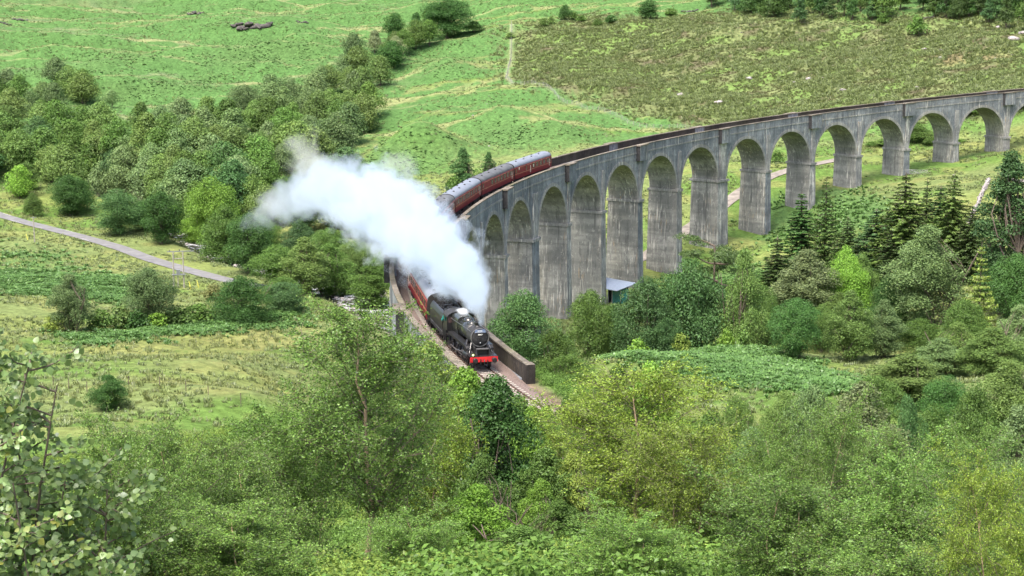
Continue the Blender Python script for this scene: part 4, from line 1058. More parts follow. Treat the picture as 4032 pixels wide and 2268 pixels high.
T('wisp0',3475,1460,1180,160,'grey','grey-green birch right of the olive one by the bracken',Y=236)
T('mid1',3620,1440,1255,220,'mid','leafy green sycamore under the weeping birch',Y=238)
T('mid2',3010,1330,1130,120,'mid','small alder between the thin birch and the dark oak',Y=262)
T('mid0',3990,1330,1000,220,'dark','dark broadleaf at the right edge under the poplar',Y=262)
T('mid1',3390,1180,1000,150,'mid','broadleaf in shade right of the bright sycamore',Y=290)
T('shrub0',2860,1370,1290,70,'bright','bright little shrub beside the pale gravel patch',Y=246); T('shrub1',2680,1370,1310,80,'yel','yellowish shrub at the foot of the tallest willow',Y=246); T('shrub0',2510,1390,1330,110,'bright','low light green shrub left of the yellowish one',Y=244)
T('shrub1',2930,1372,1300,90,'mid','small shrub right of the pale gravel patch',Y=246); T('bush1',2410,1390,1200,130,'mid','slender alder beside the foot of the dark pier',Y=262)
T('spr1',2425,1120,850,140,'dark','dark fir growing against the shaded pier behind the shelter',Y=352)
# slope at lower right
for i,(px,pb,pt,w,c,Y,k) in enumerate([(3560,1640,1395,330,'olive',178,'wisp0'),(3900,1620,1290,260,'olive',205,'wisp0'),(3760,1600,1270,190,'olive',215,'wisp1'),(3960,1800,1420,300,'olive',160,'wisp1'),(3830,1830,1520,260,'mid',140,'mid1'),(3660,1900,1600,230,'mid',128,'mid2'),(3390,1860,1510,380,'pale',112,'wisp0'),(3200,1780,1520,240,'grey',125,'mid0'),(3990,1980,1600,240,'grey',118,'wisp0'),(3560,1870,1560,180,'teal',122,'bush1'),(3080,1660,1540,170,'olive',150,'bush1'),(2900,1680,1560,190,'mid',140,'bush0'),(3720,1720,1480,200,'dark',165,'mid2')]):
    T(k,px,pb,pt,w,c,['wide olive tree above the bracken at lower right','olive birch at the right edge above the thicket','light-stemmed olive birch over the slope','broad olive birch low at the right edge','mid green tree on the steep right slope','rounded green bush tree on the right slope','pale misty birch in the middle of the right slope','soft grey-green tree left of the pale misty birch','grey birch in the corner of the right slope','bluish bush beside the pale misty birch','olive bush at the lower edge of the bracken','green bush at the lower edge of the bracken, nearer the railway','dark tree deep in the right slope'][i],Y=Y)
# --- left meadow
T('wisp1',280,1305,1080,170,'grey','bushy grey birch standing alone at the left of the meadow',ymin=200)
T('mid0',590,1275,1055,215,'grey','wide grey-green sallow in the middle of the left meadow',ymin=200)
T('bush0',950,1262,1088,250,'dark','dark dense bush above the bracken band',ymin=200)
T('bush1',1120,1230,1110,170,'blue','bluish bush right of the dark dense one',ymin=200)
T('bush1',430,1605,1475,160,'dark','lone dark round bush low in the left meadow',Y=186)
for i,(px,pb,pt,w,c) in enumerate([(700,1278,1200,130,'mid'),(790,1268,1195,120,'mid'),(480,1290,1200,120,'olive'),(390,1300,1215,110,'mid'),(840,1180,1115,90,'brown'),(210,1305,1240,80,'yel'),(545,1295,1215,90,'dark'),(620,1290,1230,90,'bright')]):
    T('shrub%d'%(i%2),px,pb,pt,w,c,['green shrub between the sallow and the dark bush','second green shrub left of the dark bush','olive shrub left of the wide sallow','shrub beside the lone grey birch','brownish shrub near the pole pair','yellow-tinged shrub left of the lone grey birch','dark shrub below the wide sallow','bright shrub below the wide sallow'][i],cat='shrub',ymin=200)
# --- riverside and road trees left of the viaduct
for i,(px,pb,pt,w,c,k) in enumerate([(275,850,690,160,'dark','mid0'),(470,925,745,190,'teal','mid2'),(640,960,755,165,'dark','mid0'),(560,905,790,110,'dark','mid1'),(890,1040,810,200,'mid','mid1'),(985,1080,840,190,'dark','mid0'),(1090,1130,965,210,'mid','mid2'),(1200,1160,935,190,'olive','wisp0'),(1300,1170,960,190,'mid','wisp1'),(1460,1215,1030,170,'mid','wisp0'),(1180,1010,870,150,'blue','mid1'),(1300,1060,900,190,'mid','mid0'),(1400,1100,950,170,'olive','mid2'),(1030,990,850,170,'mid','mid1'),(130,850,760,80,'mid','mid1'),(770,960,850,130,'bright','mid2'),(1500,1120,1000,110,'mid','mid1'),(840,1000,700,200,'bright','mid2'),(1110,1215,1090,150,'mid','bush1'),(1370,1160,1040,120,'olive','bush1')]):
    T(k,px,pb,pt,w,c,['dark oak with a bare stem beside the road','bluish oak by the road, second of the row','darkest round oak beside the road','small dark tree between two roadside oaks','tall green ash behind the pole pair','dark green ash left of the river','spreading green alder on the river bank','olive birch on the near river bank','weeping birch over the river shallows','young birch between the river and the parapet','dark bluish tree on the far river bank','leafy alder under the trailing steam','olive alder near the viaduct under the steam','green tree at the river bend','small tree beside the road at the left edge','bright shrubby tree behind the roadside oaks','alder close to the outer parapet','large bright ash on the edge of the wood','round green bush by the river shallows','olive bush by the river shallows'][i],ymin=250)
# --- tree groups on the far side
def wood(poly, dx, dy, hr, cols, label, group, kinds, ymin=380, wr=(.8,1.1), seed=1):
    ORD=['first','second','third','fourth','fifth','sixth','seventh','eighth','ninth','tenth','eleventh','twelfth','thirteenth','fourteenth','fifteenth','sixteenth','seventeenth','eighteenth','nineteenth','twentieth','twenty-first','twenty-second','twenty-third','twenty-fourth','twenty-fifth','twenty-sixth','twenty-seventh','twenty-eighth']
    r=np.random.default_rng(seed); rown=0; xs=[p[0] for p in poly]; ys=[p[1] for p in poly]; y=min(ys); row=0
    while y<max(ys):
        x=min(xs)+(dx/2 if row%2 else 0); coln=0; new=True
        while x<max(xs):
            px=x+r.uniform(-.42,.42)*dx; py=y+r.uniform(-.45,.45)*dy
            if inpoly(np.array([px]),np.array([py]),poly)[0]:
                P=at(px,py,ymin); k=kinds[r.integers(len(kinds))]; h=r.uniform(*hr)*1.06; c=cols[r.integers(len(cols))]
                w=1.12*h*r.uniform(*wr)*PR[k].w/PR[k].h
                L=label.replace('%c',{'olive':'olive','grey':'grey-green','mid':'green','dark':'dark green','bright':'bright green','pale':'pale','blue':'blue-green','teal':'green','fir':'dark','brown':'brownish','yel':'yellowish'}[c])
                if new: rown+=1; new=False
                coln+=1; L=L+', %s from left in its %s row down'%(ORD[min(27,coln-1)],ORD[min(27,rown-1)])
                tree(k,P[0],P[1],h,w,cj(c,.1),L,group=group,z=P[2])
            x+=dx
        y+=dy; row+=1
FK=['far%d'%i for i in range(6)]
wood([(-120,380),(60,350),(230,330),(380,300),(400,370),(330,470),(230,560),(60,620),(-120,640)],88,62,(8,11.5),['olive','grey','olive','mid'],'%c tree in the upper left wood','trees of the upper left wood',FK,seed=3)
wood([(-150,600),(150,560),(470,560),(640,520),(820,500),(900,560),(1010,690),(1130,800),(1130,930),(900,880),(760,960),(560,830),(330,790),(120,730),(-150,730)],90,56,(9.5,13.5),['olive','grey','olive','mid','grey','teal','mid'],'%c tree in the broad road wood','trees of the wood behind the road',FK,seed=5)
wood([(-150,740),(120,740),(330,800),(480,830),(560,850),(560,880),(430,890),(350,850),(150,790),(-150,790)],105,55,(6,9),['mid','bright','mid','teal'],'%c tree on the roadside fringe','trees on the wood edge by the road',FK,seed=6,ymin=350)
wood([(960,560),(1040,420),(1180,400),(1350,420),(1500,370),(1525,450),(1440,560),(1385,660),(1270,720),(1120,740),(1010,700)],84,56,(9.5,13),['olive','grey','olive','grey','mid'],'%c tree in the gully wood','trees of the gully wood',FK,seed=8)
wood([(1200,310),(1350,240),(1440,260),(1540,300),(1520,400),(1380,420),(1250,400)],88,58,(9,12.5),['olive','pale','grey'],'%c tree topping the gully wood','trees at the top of the gully wood',FK,seed=9)
wood([(1430,180),(1560,120),(1690,110),(1720,170),(1600,250),(1520,300),(1450,250)],72,42,(8,12),['olive','pale','dark','mid'],'%c tree below the great oak','trees on the ridge below the great oak',FK,seed=11)
wood([(1150,700),(1290,700),(1400,740),(1500,900),(1500,1010),(1250,980),(1120,880)],105,70,(8,11),['mid','olive','blue','dark'],'%c tree behind the trailing steam','trees behind the steam',FK,seed=12,ymin=300)
wood([(2780,50),(3050,78),(3180,100),(3300,112),(3420,80),(3650,78),(3900,100),(4150,165),(4150,10),(2780,-20)],60,34,(9,14),['fir','mid','dark','teal','fir','mid'],'%c tree in the moor-top belt','trees along the top of the moor',['farpine0','farpine1','far1','far4'],seed=13,ymin=480,wr=(.75,1.1))
T('mid2',1760,150,-12,195,'dark','great dark oak alone on the skyline ridge',ymin=500); T('far1',1868,128,82,85,'dark','small dark tree right of the great oak',ymin=500)
T('mid0',965,478,335,165,'grey','lone open-crowned tree with a visible stem on the left hillside',ymin=400); T('far0',440,425,352,75,'grey','small lone tree on the left hillside',ymin=400)
T('far2',2555,75,-2,95,'dark','dark lone tree at the top, left of the belt',ymin=500); T('far4',2225,78,18,55,'dark','small dark tree on the upper hillside above the fence',ymin=500)
for i,(px,pb,pt,w,c) in enumerate([(2255,78,42,50,'mid'),(2145,105,70,40,'olive'),(2170,100,62,35,'olive'),(2405,92,58,55,'dark'),(2355,105,72,45,'mid'),(2640,60,32,50,'mid'),(3610,140,60,80,'mid'),(3480,95,50,50,'mid'),(2010,150,125,40,'olive'),(2290,85,60,45,'mid')]):
    T('shrub%d'%(i%2),px,pb,pt,w,c,['low shrub beside the small dark hillside tree','olive shrub left of the hillside tree','smallest olive shrub between two hillside shrubs','dark rounded shrub in the middle of the upper hillside','green shrub left of the dark rounded one','shrub right of the lone dark tree','shrub on the open moor below the belt','shrub touching the lower edge of the belt','tiny shrub at the top of the deer fence','shrub right of the small dark hillside tree'][i],cat='shrub',group='shrubs on the upper hillside',ymin=480)
T('slim',1822,745,582,95,'teal','taller slender poplar behind the carriages',Y=420); T('slim',1925,690,598,58,'teal','smaller slender poplar behind the carriages',Y=440); T('shrub0',1880,720,665,80,'mid','bush between the slender poplars',cat='shrub',Y=430); T('shrub1',1790,770,690,80,'mid','bush left of the taller slender poplar',cat='shrub',Y=415)
for i,(px,pb,pt,w,c,Y,k) in enumerate([(3480,605,545,90,'mid',455,'far0'),(3430,600,555,60,'mid',455,'far1'),(3600,590,480,110,'mid',455,'far2'),(3660,580,520,70,'olive',452,'far3'),(3820,580,420,150,'mid',470,'far4'),(3900,580,430,120,'dark',468,'far5'),(4000,560,420,150,'dark',465,'far1'),(3060,640,590,70,'mid',440,'shrub0'),(3560,620,580,60,'olive',448,'shrub1'),(3780,590,545,60,'mid',450,'shrub0')]):
    T(k,px,pb,pt,w,c,['round bush seen through the third full arch from the right','small bush left of the round one through the same arch','tree filling the second full arch from the right','small olive tree beside the tree in that arch','tall green tree through the rightmost full arch','darker tree through the rightmost full arch','dark tree through the cut-off arch at the right edge','bush beyond the gravel track seen through an arch','olive bush at the foot of the tree in the second arch','low bush on the bank through the rightmost arches'][i],group='trees seen through the far arches',Y=Y)
# --- near slope: birches round the viewpoint
T('bir0',1440,2330,1150,770,'birch','tall birch with a pale orange stem in the centre foreground',Y=44,rz=1.8)
T('bir1',1560,2300,1400,460,'birch','birch just right of the tall central one, with a leaning bare stem',Y=49,rz=2.2)
T('bir1',760,2400,1590,560,'birch','thin-stemmed birch left of the tall central birch',Y=37,rz=4.0)
T('bir3',1120,2380,1500,520,'birch','low bushy birch filling the gap left of the tall central birch',Y=46,rz=1.0)
T('bir0',2485,2330,1400,680,'birchy','birch with a reddish stem right of the railway',Y=46,rz=3.1)
T('bir1',2720,2400,1560,560,'birchy','twin-stemmed birch beside the reddish one',Y=43,rz=5.0)
T('bir2',3130,2350,1510,480,'birch','leaning birch with tan topmost leaves',Y=38,rz=.3)
T('bir3',3430,2480,1700,620,'birch','bushy birch in the lower right foreground',Y=33,rz=2.0)
T('bir3',3050,2520,1850,620,'birch','dense birch thicket at the bottom right of centre',Y=29,rz=4.1)
T('bir1',3720,2500,1760,620,'birch','birch in front of the right slope',Y=30,rz=1.4)
T('bir2',3960,2600,1770,560,'birchy','bright-leaved birch in the lower right corner',Y=21,rz=2.8)
T('bir3',2420,2560,2000,520,'birch','low birch at the bottom centre',Y=31,rz=3.3)
T('bir3',3560,2620,2000,700,'birch','lowest birch at the bottom right',Y=24,rz=.9)
T('bir3',420,2560,1640,520,'birch','birch sapling behind the large-leaved birch',Y=27,rz=1.9)
T('bir3',1000,2560,1950,620,'birch','low birch at the bottom left of centre',Y=30,rz=5.2)
T('bir3',1680,2480,1960,440,'birch','low birch at the bottom, right of the tall central one',Y=37,rz=.2)
T('rowan',1950,1830,1480,400,'dark','dark glossy rowan bush left of the line',Y=68)
T('leafy',1835,1700,1450,380,'bright','light green leafy bush in front of the locomotive',Y=80)
T('leafy',1690,1620,1350,400,'yel','yellow-green bush against the outer parapet',Y=88)
T('bir3',1640,1560,1275,300,'birch','small brownish birch top against the outer parapet',Y=84)
T('bir2',2290,1700,1480,190,'birchy','young birch beside the ballast right of the line',Y=96)
T('leafy',2230,1640,1560,150,'mid','low bush at the edge of the ballast',Y=104)
T('rowan',2560,1650,1430,300,'bright','light green bush right of the railway',Y=96)
T('leafy',2430,1580,1440,240,'mid','mid green bush behind the reddish birch',Y=118)
T('leafy',2800,1800,1620,300,'mid','bush in the gap between the birches right of centre',Y=74)
T('leafy',2960,1880,1680,260,'grey','greyish bush behind the leaning birch',Y=66)
T('bir3',3300,1960,1640,340,'birch','olive birch sapling behind the leaning birch',Y=58)
T('bir3',3760,2000,1680,340,'birch','birch sapling in the dip of the right slope',Y=64)
T('leafy',2130,2010,1880,200,'bright','bright low bush right of the old stump',Y=56)
T('leafy',1900,1960,1780,230,'mid','bush left of the old stump',Y=57)
T('leafy',2200,2120,1960,240,'mid','leafy clump below the old stump',Y=48)
T('leafy',2260,1880,1760,210,'yel','yellow-green bush under the line',Y=66)
T('bir1',250,2600,1720,520,'birch','birch at the lower left, just right of the large-leaved one',Y=29,rz=.5)
T('bir3',560,2500,1880,520,'birch','bushy low birch at the bottom left',Y=31,rz=2.5)
T('bir0',920,2420,1680,480,'birch','slim birch close left of the tall central birch',Y=41,rz=1.7)
T('bir3',1040,2500,1750,520,'birch','bushy birch at the foot of the tall central one',Y=39,rz=5.5)
T('bir1',1180,2300,1420,460,'birch','birch crown just behind the tall central one on its left',Y=55,rz=.9)
T('bir3',1640,2150,1480,420,'birchy','bushy birch right behind the tall central one',Y=62,rz=2.9)
T('bir3',2620,2300,1640,460,'birchy','bushy birch behind the reddish-stemmed one',Y=58,rz=4.9)
T('bir1',3560,2400,1640,520,'birch','birch between the pale misty birch and the lower right thicket',Y=41,rz=3.6)
T('bir3',3900,2300,1700,520,'birch','bushy birch below the right slope',Y=38,rz=.4)
T('bir3',2860,2350,1760,460,'birch','bushy birch left of the leaning one',Y=44,rz=2.2)
for i,(px,pb,pt,w,c,Y,k) in enumerate([(3790,1420,1180,190,'mid',232,'mid0'),(3700,1520,1330,210,'grey',210,'wisp0'),(3500,1300,1080,170,'dark',270,'mid1'),(3230,1400,1200,140,'mid',258,'mid2'),(4010,1420,1200,200,'grey',225,'wisp1'),(3450,1640,1480,210,'mid',165,'bush1'),(3300,1300,1150,150,'olive',270,'wisp0'),(2620,1390,1250,120,'teal',247,'bush1'),(3900,1180,960,150,'dark',285,'spr1')]):
    T(k,px,pb,pt,w,c,['green tree below the yellow larch','soft grey birch behind the wide olive tree','dark tree under the spruces','green alder behind the dark oak','grey birch at the right edge below the poplar','bush at the right end of the bracken clearing','olive birch under the bright sycamore','low teal bush between the two dark willows','dark spruce left of the poplar stem'][i],Y=Y)
wood([(460,890),(560,900),(760,965),(940,1040),(1010,1070),(1040,1000),(820,930),(600,880)],62,36,(5,8.5),['mid','bright','dark','teal','olive'],'%c bushy tree between road and river','trees between the road and the river',FK,seed=21,ymin=300)
for i,(px,pt,w,c,Y,k) in enumerate([(2095,1600,240,'bright',88,'leafy'),(2250,1580,240,'birchy',84,'bir3'),(2020,1560,200,'mid',100,'leafy'),(2330,1640,260,'birch',76,'bir3'),(1770,1560,220,'birch',74,'bir3'),(2150,1760,300,'mid',66,'leafy'),(1880,1900,300,'bright',50,'leafy'),(2050,2060,360,'mid',40,'leafy')]):
    q=atY(px,1700,Y); T(k,px,1700,pt,w,c,['bright bush crowding the line below the engine','young birch hanging over the ballast','green bush on the left edge of the line','birch sapling on the right of the hidden line','small birch left of the dark rowan','leafy bush under the line, above the stump','bright clump below the dark rowan','leafy clump at the bottom centre'][i],Y=Y)
T('spr1',3500,1180,905,150,'fir','short spruce left of the weeping birch',Y=296); T('spr0',3815,1160,815,190,'fir','dark shorter spruce between the drooping one and the poplar',Y=300); T('spr0',3330,1130,860,170,'fir','ragged spruce behind the bright sycamore',Y=316)
T('leafy',2050,1700,1560,230,'mid','bush standing against the left rail side below the engine',Y=95); T('leafy',2150,1750,1600,210,'bright','smaller bright bush hiding the rails further down',Y=97)
# ------------------------------------------------------------------ the large-leaved birch close to the viewpoint
rng=np.random.default_rng(31)
def big_leaf(name, seed):
    r=np.random.default_rng(seed); n=7
    prof=[(0,0),(.14,.27),(.34,.43),(.58,.36),(.8,.2),(1,0)]   # ovate outline
    V=[];  
    for (t,wd) in prof: 
        curl=-.12*t*t; V.append((0,t,curl))
    L=[(-wd,t,.10*wd-.12*t*t) for (t,wd) in prof[1:-1]]; Rr=[(wd,t,.10*wd-.12*t*t) for (t,wd) in prof[1:-1]]
    nv=len(V); V=V+L+Rr; F3=[];F4=[]
    for side,o in ((0,nv),(1,nv+4)):
        F3.append((0,1,o) if side else (0,o,1)); 
        for i in range(3): 
            q=(1+i,o+i,o+i+1,2+i); F4.append(q if not side else q[::-1])
        F3.append((4,o+3,5) if not side else (4,5,o+3))
    return np.array(V,float),np.array(F3),np.array(F4)
BLV,BL3,BL4=big_leaf('leaf',1)
leaf_me=mesh_np('leaf',BLV*.040,[BL3,BL4],[M_BIGLEAF],smooth=True)
q=atY(130,1700,8.6); base=np.array([q[0]+.0,8.6,gz(q[0],8.6)])
nb=empty('birch_tree',base,label='closest birch with large round blue-green leaves at the left edge',cat='tree')
segs=[];pts=[];dirs=[]
topz=atY(100,1270,8.6)[2]-base[2]
stemspec=[(-.55,.2,.97),(-.15,-.35,.99),(.12,.1,.90),(.32,.35,.72),(-.3,.5,.85),(.5,-.1,.56),(-.75,-.1,.8),(.05,-.6,.8),(.62,.3,.38),(.0,.0,.94),(-.35,.1,.7),(.4,.0,.62),(.25,-.3,.5),(-.2,.3,.6),(.75,.1,.3),(-.5,-.3,.45),(.1,.3,.75)]
for (ox,oy,th) in stemspec:
    e=np.array([ox*.92,oy*.9,topz*th]); tr=curve([ox*.25,oy*.25,-.4],e,rng,.05,12); segs.append((tr,np.linspace(.020,.004,12)))
    for b_ in range(32):
        t=rng.uniform(.45,1)*11; i=min(10,int(t)); p=tr[i]+(tr[i+1]-tr[i])*(t-i); a=rng.uniform(0,6.28); L=rng.uniform(.22,.62)*(1.15-.5*t/11)
        e2=p+L*np.array([math.cos(a)*.85,math.sin(a)*.85,rng.uniform(.1,.8)]); br=curve(p,e2,rng,.08,6,droop=.12); segs.append((br,np.linspace(.006,.0018,6)))
        for u in np.linspace(.15,1,int(20+L*54)):
            g=u*5; i2=min(4,int(g)); x=br[i2]+(br[i2+1]-br[i2])*(g-i2)
            pts.append(x+rng.normal(0,.022,3)); dirs.append((e2-p)/L+rng.normal(0,.8,3)+np.array([0,0,-.35]))
    for u in rng.uniform(.45,1,60):
        g=u*11; i2=min(10,int(g)); x=tr[i2]+(tr[i2+1]-tr[i2])*(g-i2); pts.append(x+rng.normal(0,.05,3)); dirs.append(rng.normal(0,1,3)+np.array([0,0,-.2]))
v,f=tubes(segs,5); obj('branches',mesh_np('branches',v,[f],[M_BARK],smooth=True),nb)
pts=np.array(pts);dirs=np.array(dirs);dirs/=np.linalg.norm(dirs,axis=1)[:,None]
wpx,wpy=pix(pts[:,0]+base[0],pts[:,1]+base[1],pts[:,2]+base[2])
vis=(wpx>-30)&(wpy<2300)
order=np.argsort(pts[:,1]-1000*vis)                    # the leaves nearest the viewpoint first
single=order[:300]; rest=order[300:]
cl=np.array((.165,.255,.095))*1.2
def leaf_frame(d):
    y=Vector(d); n_=Vector(rng.normal(0,.45,3)+np.array([.1,-.7,.75])); x=y.cross(n_); x.normalize(); z=x.cross(y); z.normalize()
    return Matrix((x,y,z)).transposed()
for i in single:
    o=bpy.data.objects.new('leaf',leaf_me); m=leaf_frame(dirs[i]).to_4x4(); s=rng.uniform(.7,1.2)
    o.matrix_local=Matrix.Translation(Vector(pts[i]))@m@Matrix.Scale(s,4); link(o,nb)
    yl=rng.uniform()**3; c=cl*(1-yl)+np.array((.26,.27,.06))*yl; c=c*rng.uniform(.75,1.25); o.color=(*c,1)
VV=[];F3=[];F4=[]
for k,i in enumerate(rest):
    m=np.array(leaf_frame(dirs[i])); VV.append((m@(BLV*.040*rng.uniform(.7,1.2)).T).T+pts[i]); F3.append(BL3+k*len(BLV)); F4.append(BL4+k*len(BLV))
o=obj('leaves',mesh_np('leaves',np.concatenate(VV),[np.concatenate(F3),np.concatenate(F4)],[M_BIGLEAF],smooth=True),nb); o.color=(*cl,1); tag(o,kind='stuff')

# ------------------------------------------------------------------ small things of the place
# pole pair with cross-arm
P=at(705,1132,250); s=P[1]/FPX
pp=empty('power_pole',P,(0,0,.25),label='pair of grey timber poles with a cross-arm and transformer platform by the road',cat='power pole')
hh=atY(705,990,P[1])[2]-P[2]
for x in (-1.0,1.0): MB().tube([(x,0,-.5),(x*.92,0,hh-.1)],[.16,.12],8).build('pole',[M_TIMBER],pp)
MB().box((0.5,0,hh),(5.2,.16,.18)).build('cross_arm',[M_STEEL],pp); MB().box((0,.0,hh-1.4),(2.1,.12,.14)).build('brace',[M_TIMBER],pp)
mb=MB(); mb.box((0,0,hh*.36),(2.6,.8,.16)); mb.box((-.05,0,hh*.36+.5),(.7,.6,.9)); mb.build('transformer',[M_STEEL],pp)
for x in (-1.6,.3,2.6): 
    mb=MB(); lathe_z(mb,[(.05,0),(.10,.1),(.06,.18),(.10,.25),(.05,.33)],(x,0,hh+.09),8); mb.build('insulator',[M_ROOFD],pp)
MB().tube([(-.15,0,-.4),(-.15,0,hh*.36)],.09,6).build('cable_duct',[M_TIMBER],pp)
P=at(137,953,250); hh=atY(130,853,P[1])[2]-P[2]
po=empty('power_pole',P,(0,0,0),label='single slim grey pole on the verge near the left edge',cat='power pole')
MB().tube([(0,0,-.5),(-.1,0,hh)],[.15,.11],8).build('pole',[M_TIMBER],po); MB().box((-.1,0,hh-.2),(1.4,.1,.12)).build('cross_arm',[M_STEEL],po)
M_YEL=simple('yellow_marker_paint',(.65,.6,.12),.6)
for px,py,L in ((783,1133,'yellow marker post right of the pole pair'),(752,1138,'shorter yellow marker post nearer the pole pair'),(110,946,'yellow stay guard beside the single pole')):
    P=at(px,py,250); mp=MB(); mp.tube([(0,0,-.2),(-.35,0,1.5)],.09,6); tag(mp.build('marker_post',[M_YEL],loc=P),L,'marker post')
# shelter under the arch
SY=325; q=atY(2424,1188,SY); P=np.array([q[0],SY,q[2]])
sh=empty('shelter',P,(0,0,0),label='small shelter with a curved silver roof and glass front under the arch',cat='shelter')
zr=atY(2400,1137,SY)[2]-P[2]
M_SHEET=simple('silver_sheet_roof',(.26,.31,.38),.4,.2,var=.08); M_GLASSG=simple('green_tinted_glass',(.02,.10,.10),.1,spec=.9)
N=10; V=[];
for i in range(N+1):
    t=i/N
    for (x,zf,zb,yf,yb) in ((-1.9,.30,1.95,-1.9,1.7),(.1,-.05,1.6,-1.9,1.7),(2.0,.42,1.28,-.5,1.6),(3.9,.86,.96,1.2,1.5)):
        V.append((x, yf+(yb-yf)*t, zr+zf+(zb-zf)*math.sin(t*math.pi*.5)))
V=np.array(V); F=grid_faces(N+1,4); V2=V.copy(); V2[:,2]-=.12; nV=len(V)
edge=[]
for i in range(N): edge+= [(i*4,(i+1)*4,(i+1)*4+nV,i*4+nV),(i*4+3,i*4+3+nV,(i+1)*4+3+nV,(i+1)*4+3)]
for j in range(3): edge+= [(j,j+nV,j+1+nV,j+1),(N*4+j,N*4+j+1,N*4+j+1+nV,N*4+j+nV)]
obj('roof',mesh_np('roof',np.vstack([V,V2]),[F,F[:,::-1]+nV,np.array(edge)],[M_SHEET],smooth=False),sh)
MB().box((.9,-.6,zr*.5-.15),(3.2,.08,zr+.3)).build('glass_front',[M_GLASSG],sh)
for x in (-1.5,-.75,.9,2.4): MB().box((x,-.72,zr*.5),(.14,.12,zr+.2)).build('post',[M_STEEL],sh)
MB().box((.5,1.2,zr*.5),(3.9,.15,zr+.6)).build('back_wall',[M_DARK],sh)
# sheep hurdle by the far pier
P=at(3607,688,300); gt=empty('gate',P,(0,0,-.35),label='low galvanised hurdle gate beside a pier near the right end',cat='gate'); w2=45/FPX*P[1]
for x in (-w2*.95,w2*.95): MB().tube([(x,0,-.3),(x,0,1.35)],.07,6).build('post',[M_TIMBER],gt)
for z in (.25,.55,.85,1.15): MB().tube([(-w2*.95,0,z),(w2*.95,0,z)],.035,5).build('bar',[M_STEEL],gt)
MB().tube([(-w2*.5,0.0,1.15),(w2*.3,0,.25)],.04,5).build('brace',[M_STEEL],gt)
MB().box((0,.1,.12),(w2*1.8,.12,.22)).build('kick_board',[simple('bleached_board',(.16,.15,.12),.9)],gt)
# deer fence climbing the hill and turning along the moor edge
fp=densify(spl(FEN,8),3.0); fp[:,2]=ground(fp[:,0],fp[:,1])
fe=empty('fence',(0,0,0),label='long post and wire fence climbing the hill and dividing moor from pasture',cat='fence')
pm=MB().tube([(0,0,-.3),(0,0,1.35)],.07,5).mesh('post',[M_TIMBER])
for p in fp[::1]: o=bpy.data.objects.new('post',pm); o.location=p; link(o,fe)
mb=MB()
for z in (.3,.6,.9,1.2): mb.tube(fp+np.array([0,0,z]),.022,3)
mb.build('wire',[M_STEEL],fe)
fm=[at(x,y,120) for x,y in ((210,1520),(330,1545),(520,1520),(690,1530),(850,1570),(1000,1610),(1150,1640))]
f2=empty('fence',(0,0,0),label='thin post and wire fence across the left meadow past the lone bush',cat='fence')
pd=MB().tube([(0,0,-.3),(0,0,1.25)],.05,5).mesh('post',[M_BARK])
fmm=densify(np.array(fm),5.0); fmm[:,2]=ground(fmm[:,0],fmm[:,1])
for p in fmm: o=bpy.data.objects.new('post',pd); o.location=p; link(o,f2)
mb=MB()
for z in (.5,.8,1.1): mb.tube(fmm+np.array([0,0,z]),.004,3)
mb.build('wire',[M_BARK],f2)
# rocks
def rock_mesh(name,seed,m,flat=.7):
    r=np.random.default_rng(seed); import bmesh
    bm=bmesh.new(); bmesh.ops.create_icosphere(bm,subdivisions=2,radius=1)
    for v in bm.verts:
        c=v.co; k=.75+.5*float(vn(c.x*1.6+seed*3+9,c.y*1.6+c.z*2.1+5,seed)); c*=k; c.z*=flat
        for d in ((1,.2,.3),(-.3,1,.2),(.2,-.4,1)): 
            dd=Vector(d).normalized(); t=c.dot(dd); 
            if t>.7: v.co=c-dd*(t-.7)*.8
    me=bpy.data.meshes.new(name); bm.to_mesh(me); bm.free(); me.materials.append(m); return me
RK=[rock_mesh('boulder',i,M_ROCK) for i in range(4)]; RD=[rock_mesh('rock',10+i,M_ROCKD,.6) for i in range(3)]
dw2=empty('dry_stone_wall',(0,0,0),label='tumbled dry stone wall running down the pasture at the right',cat='wall')
SM=[rock_mesh('stone',20+i,M_ROCK,.8) for i in range(3)]; rg=np.random.default_rng(9)
for pl in ([(3892,712),(3878,745),(3856,790),(3836,835),(3812,880)],[(3965,712),(4000,718),(4060,722)]):
    w_=[at(x,y,280) for x,y in pl]; w_=densify(np.array(w_),.42)
    for p in w_:
        for lev in range(2):
            o=bpy.data.objects.new('stone',SM[rg.integers(3)]); x=p[0]+rg.normal(0,.12);y=p[1]+rg.normal(0,.12); sc=rg.uniform(.24,.42)
            o.location=(x,y,gz(x,y)+.12+lev*.42*rg.uniform(.7,1)); o.rotation_euler=rg.uniform(0,6,3); o.scale=(sc,sc*rg.uniform(.8,1.2),sc*.85); link(o,dw2)
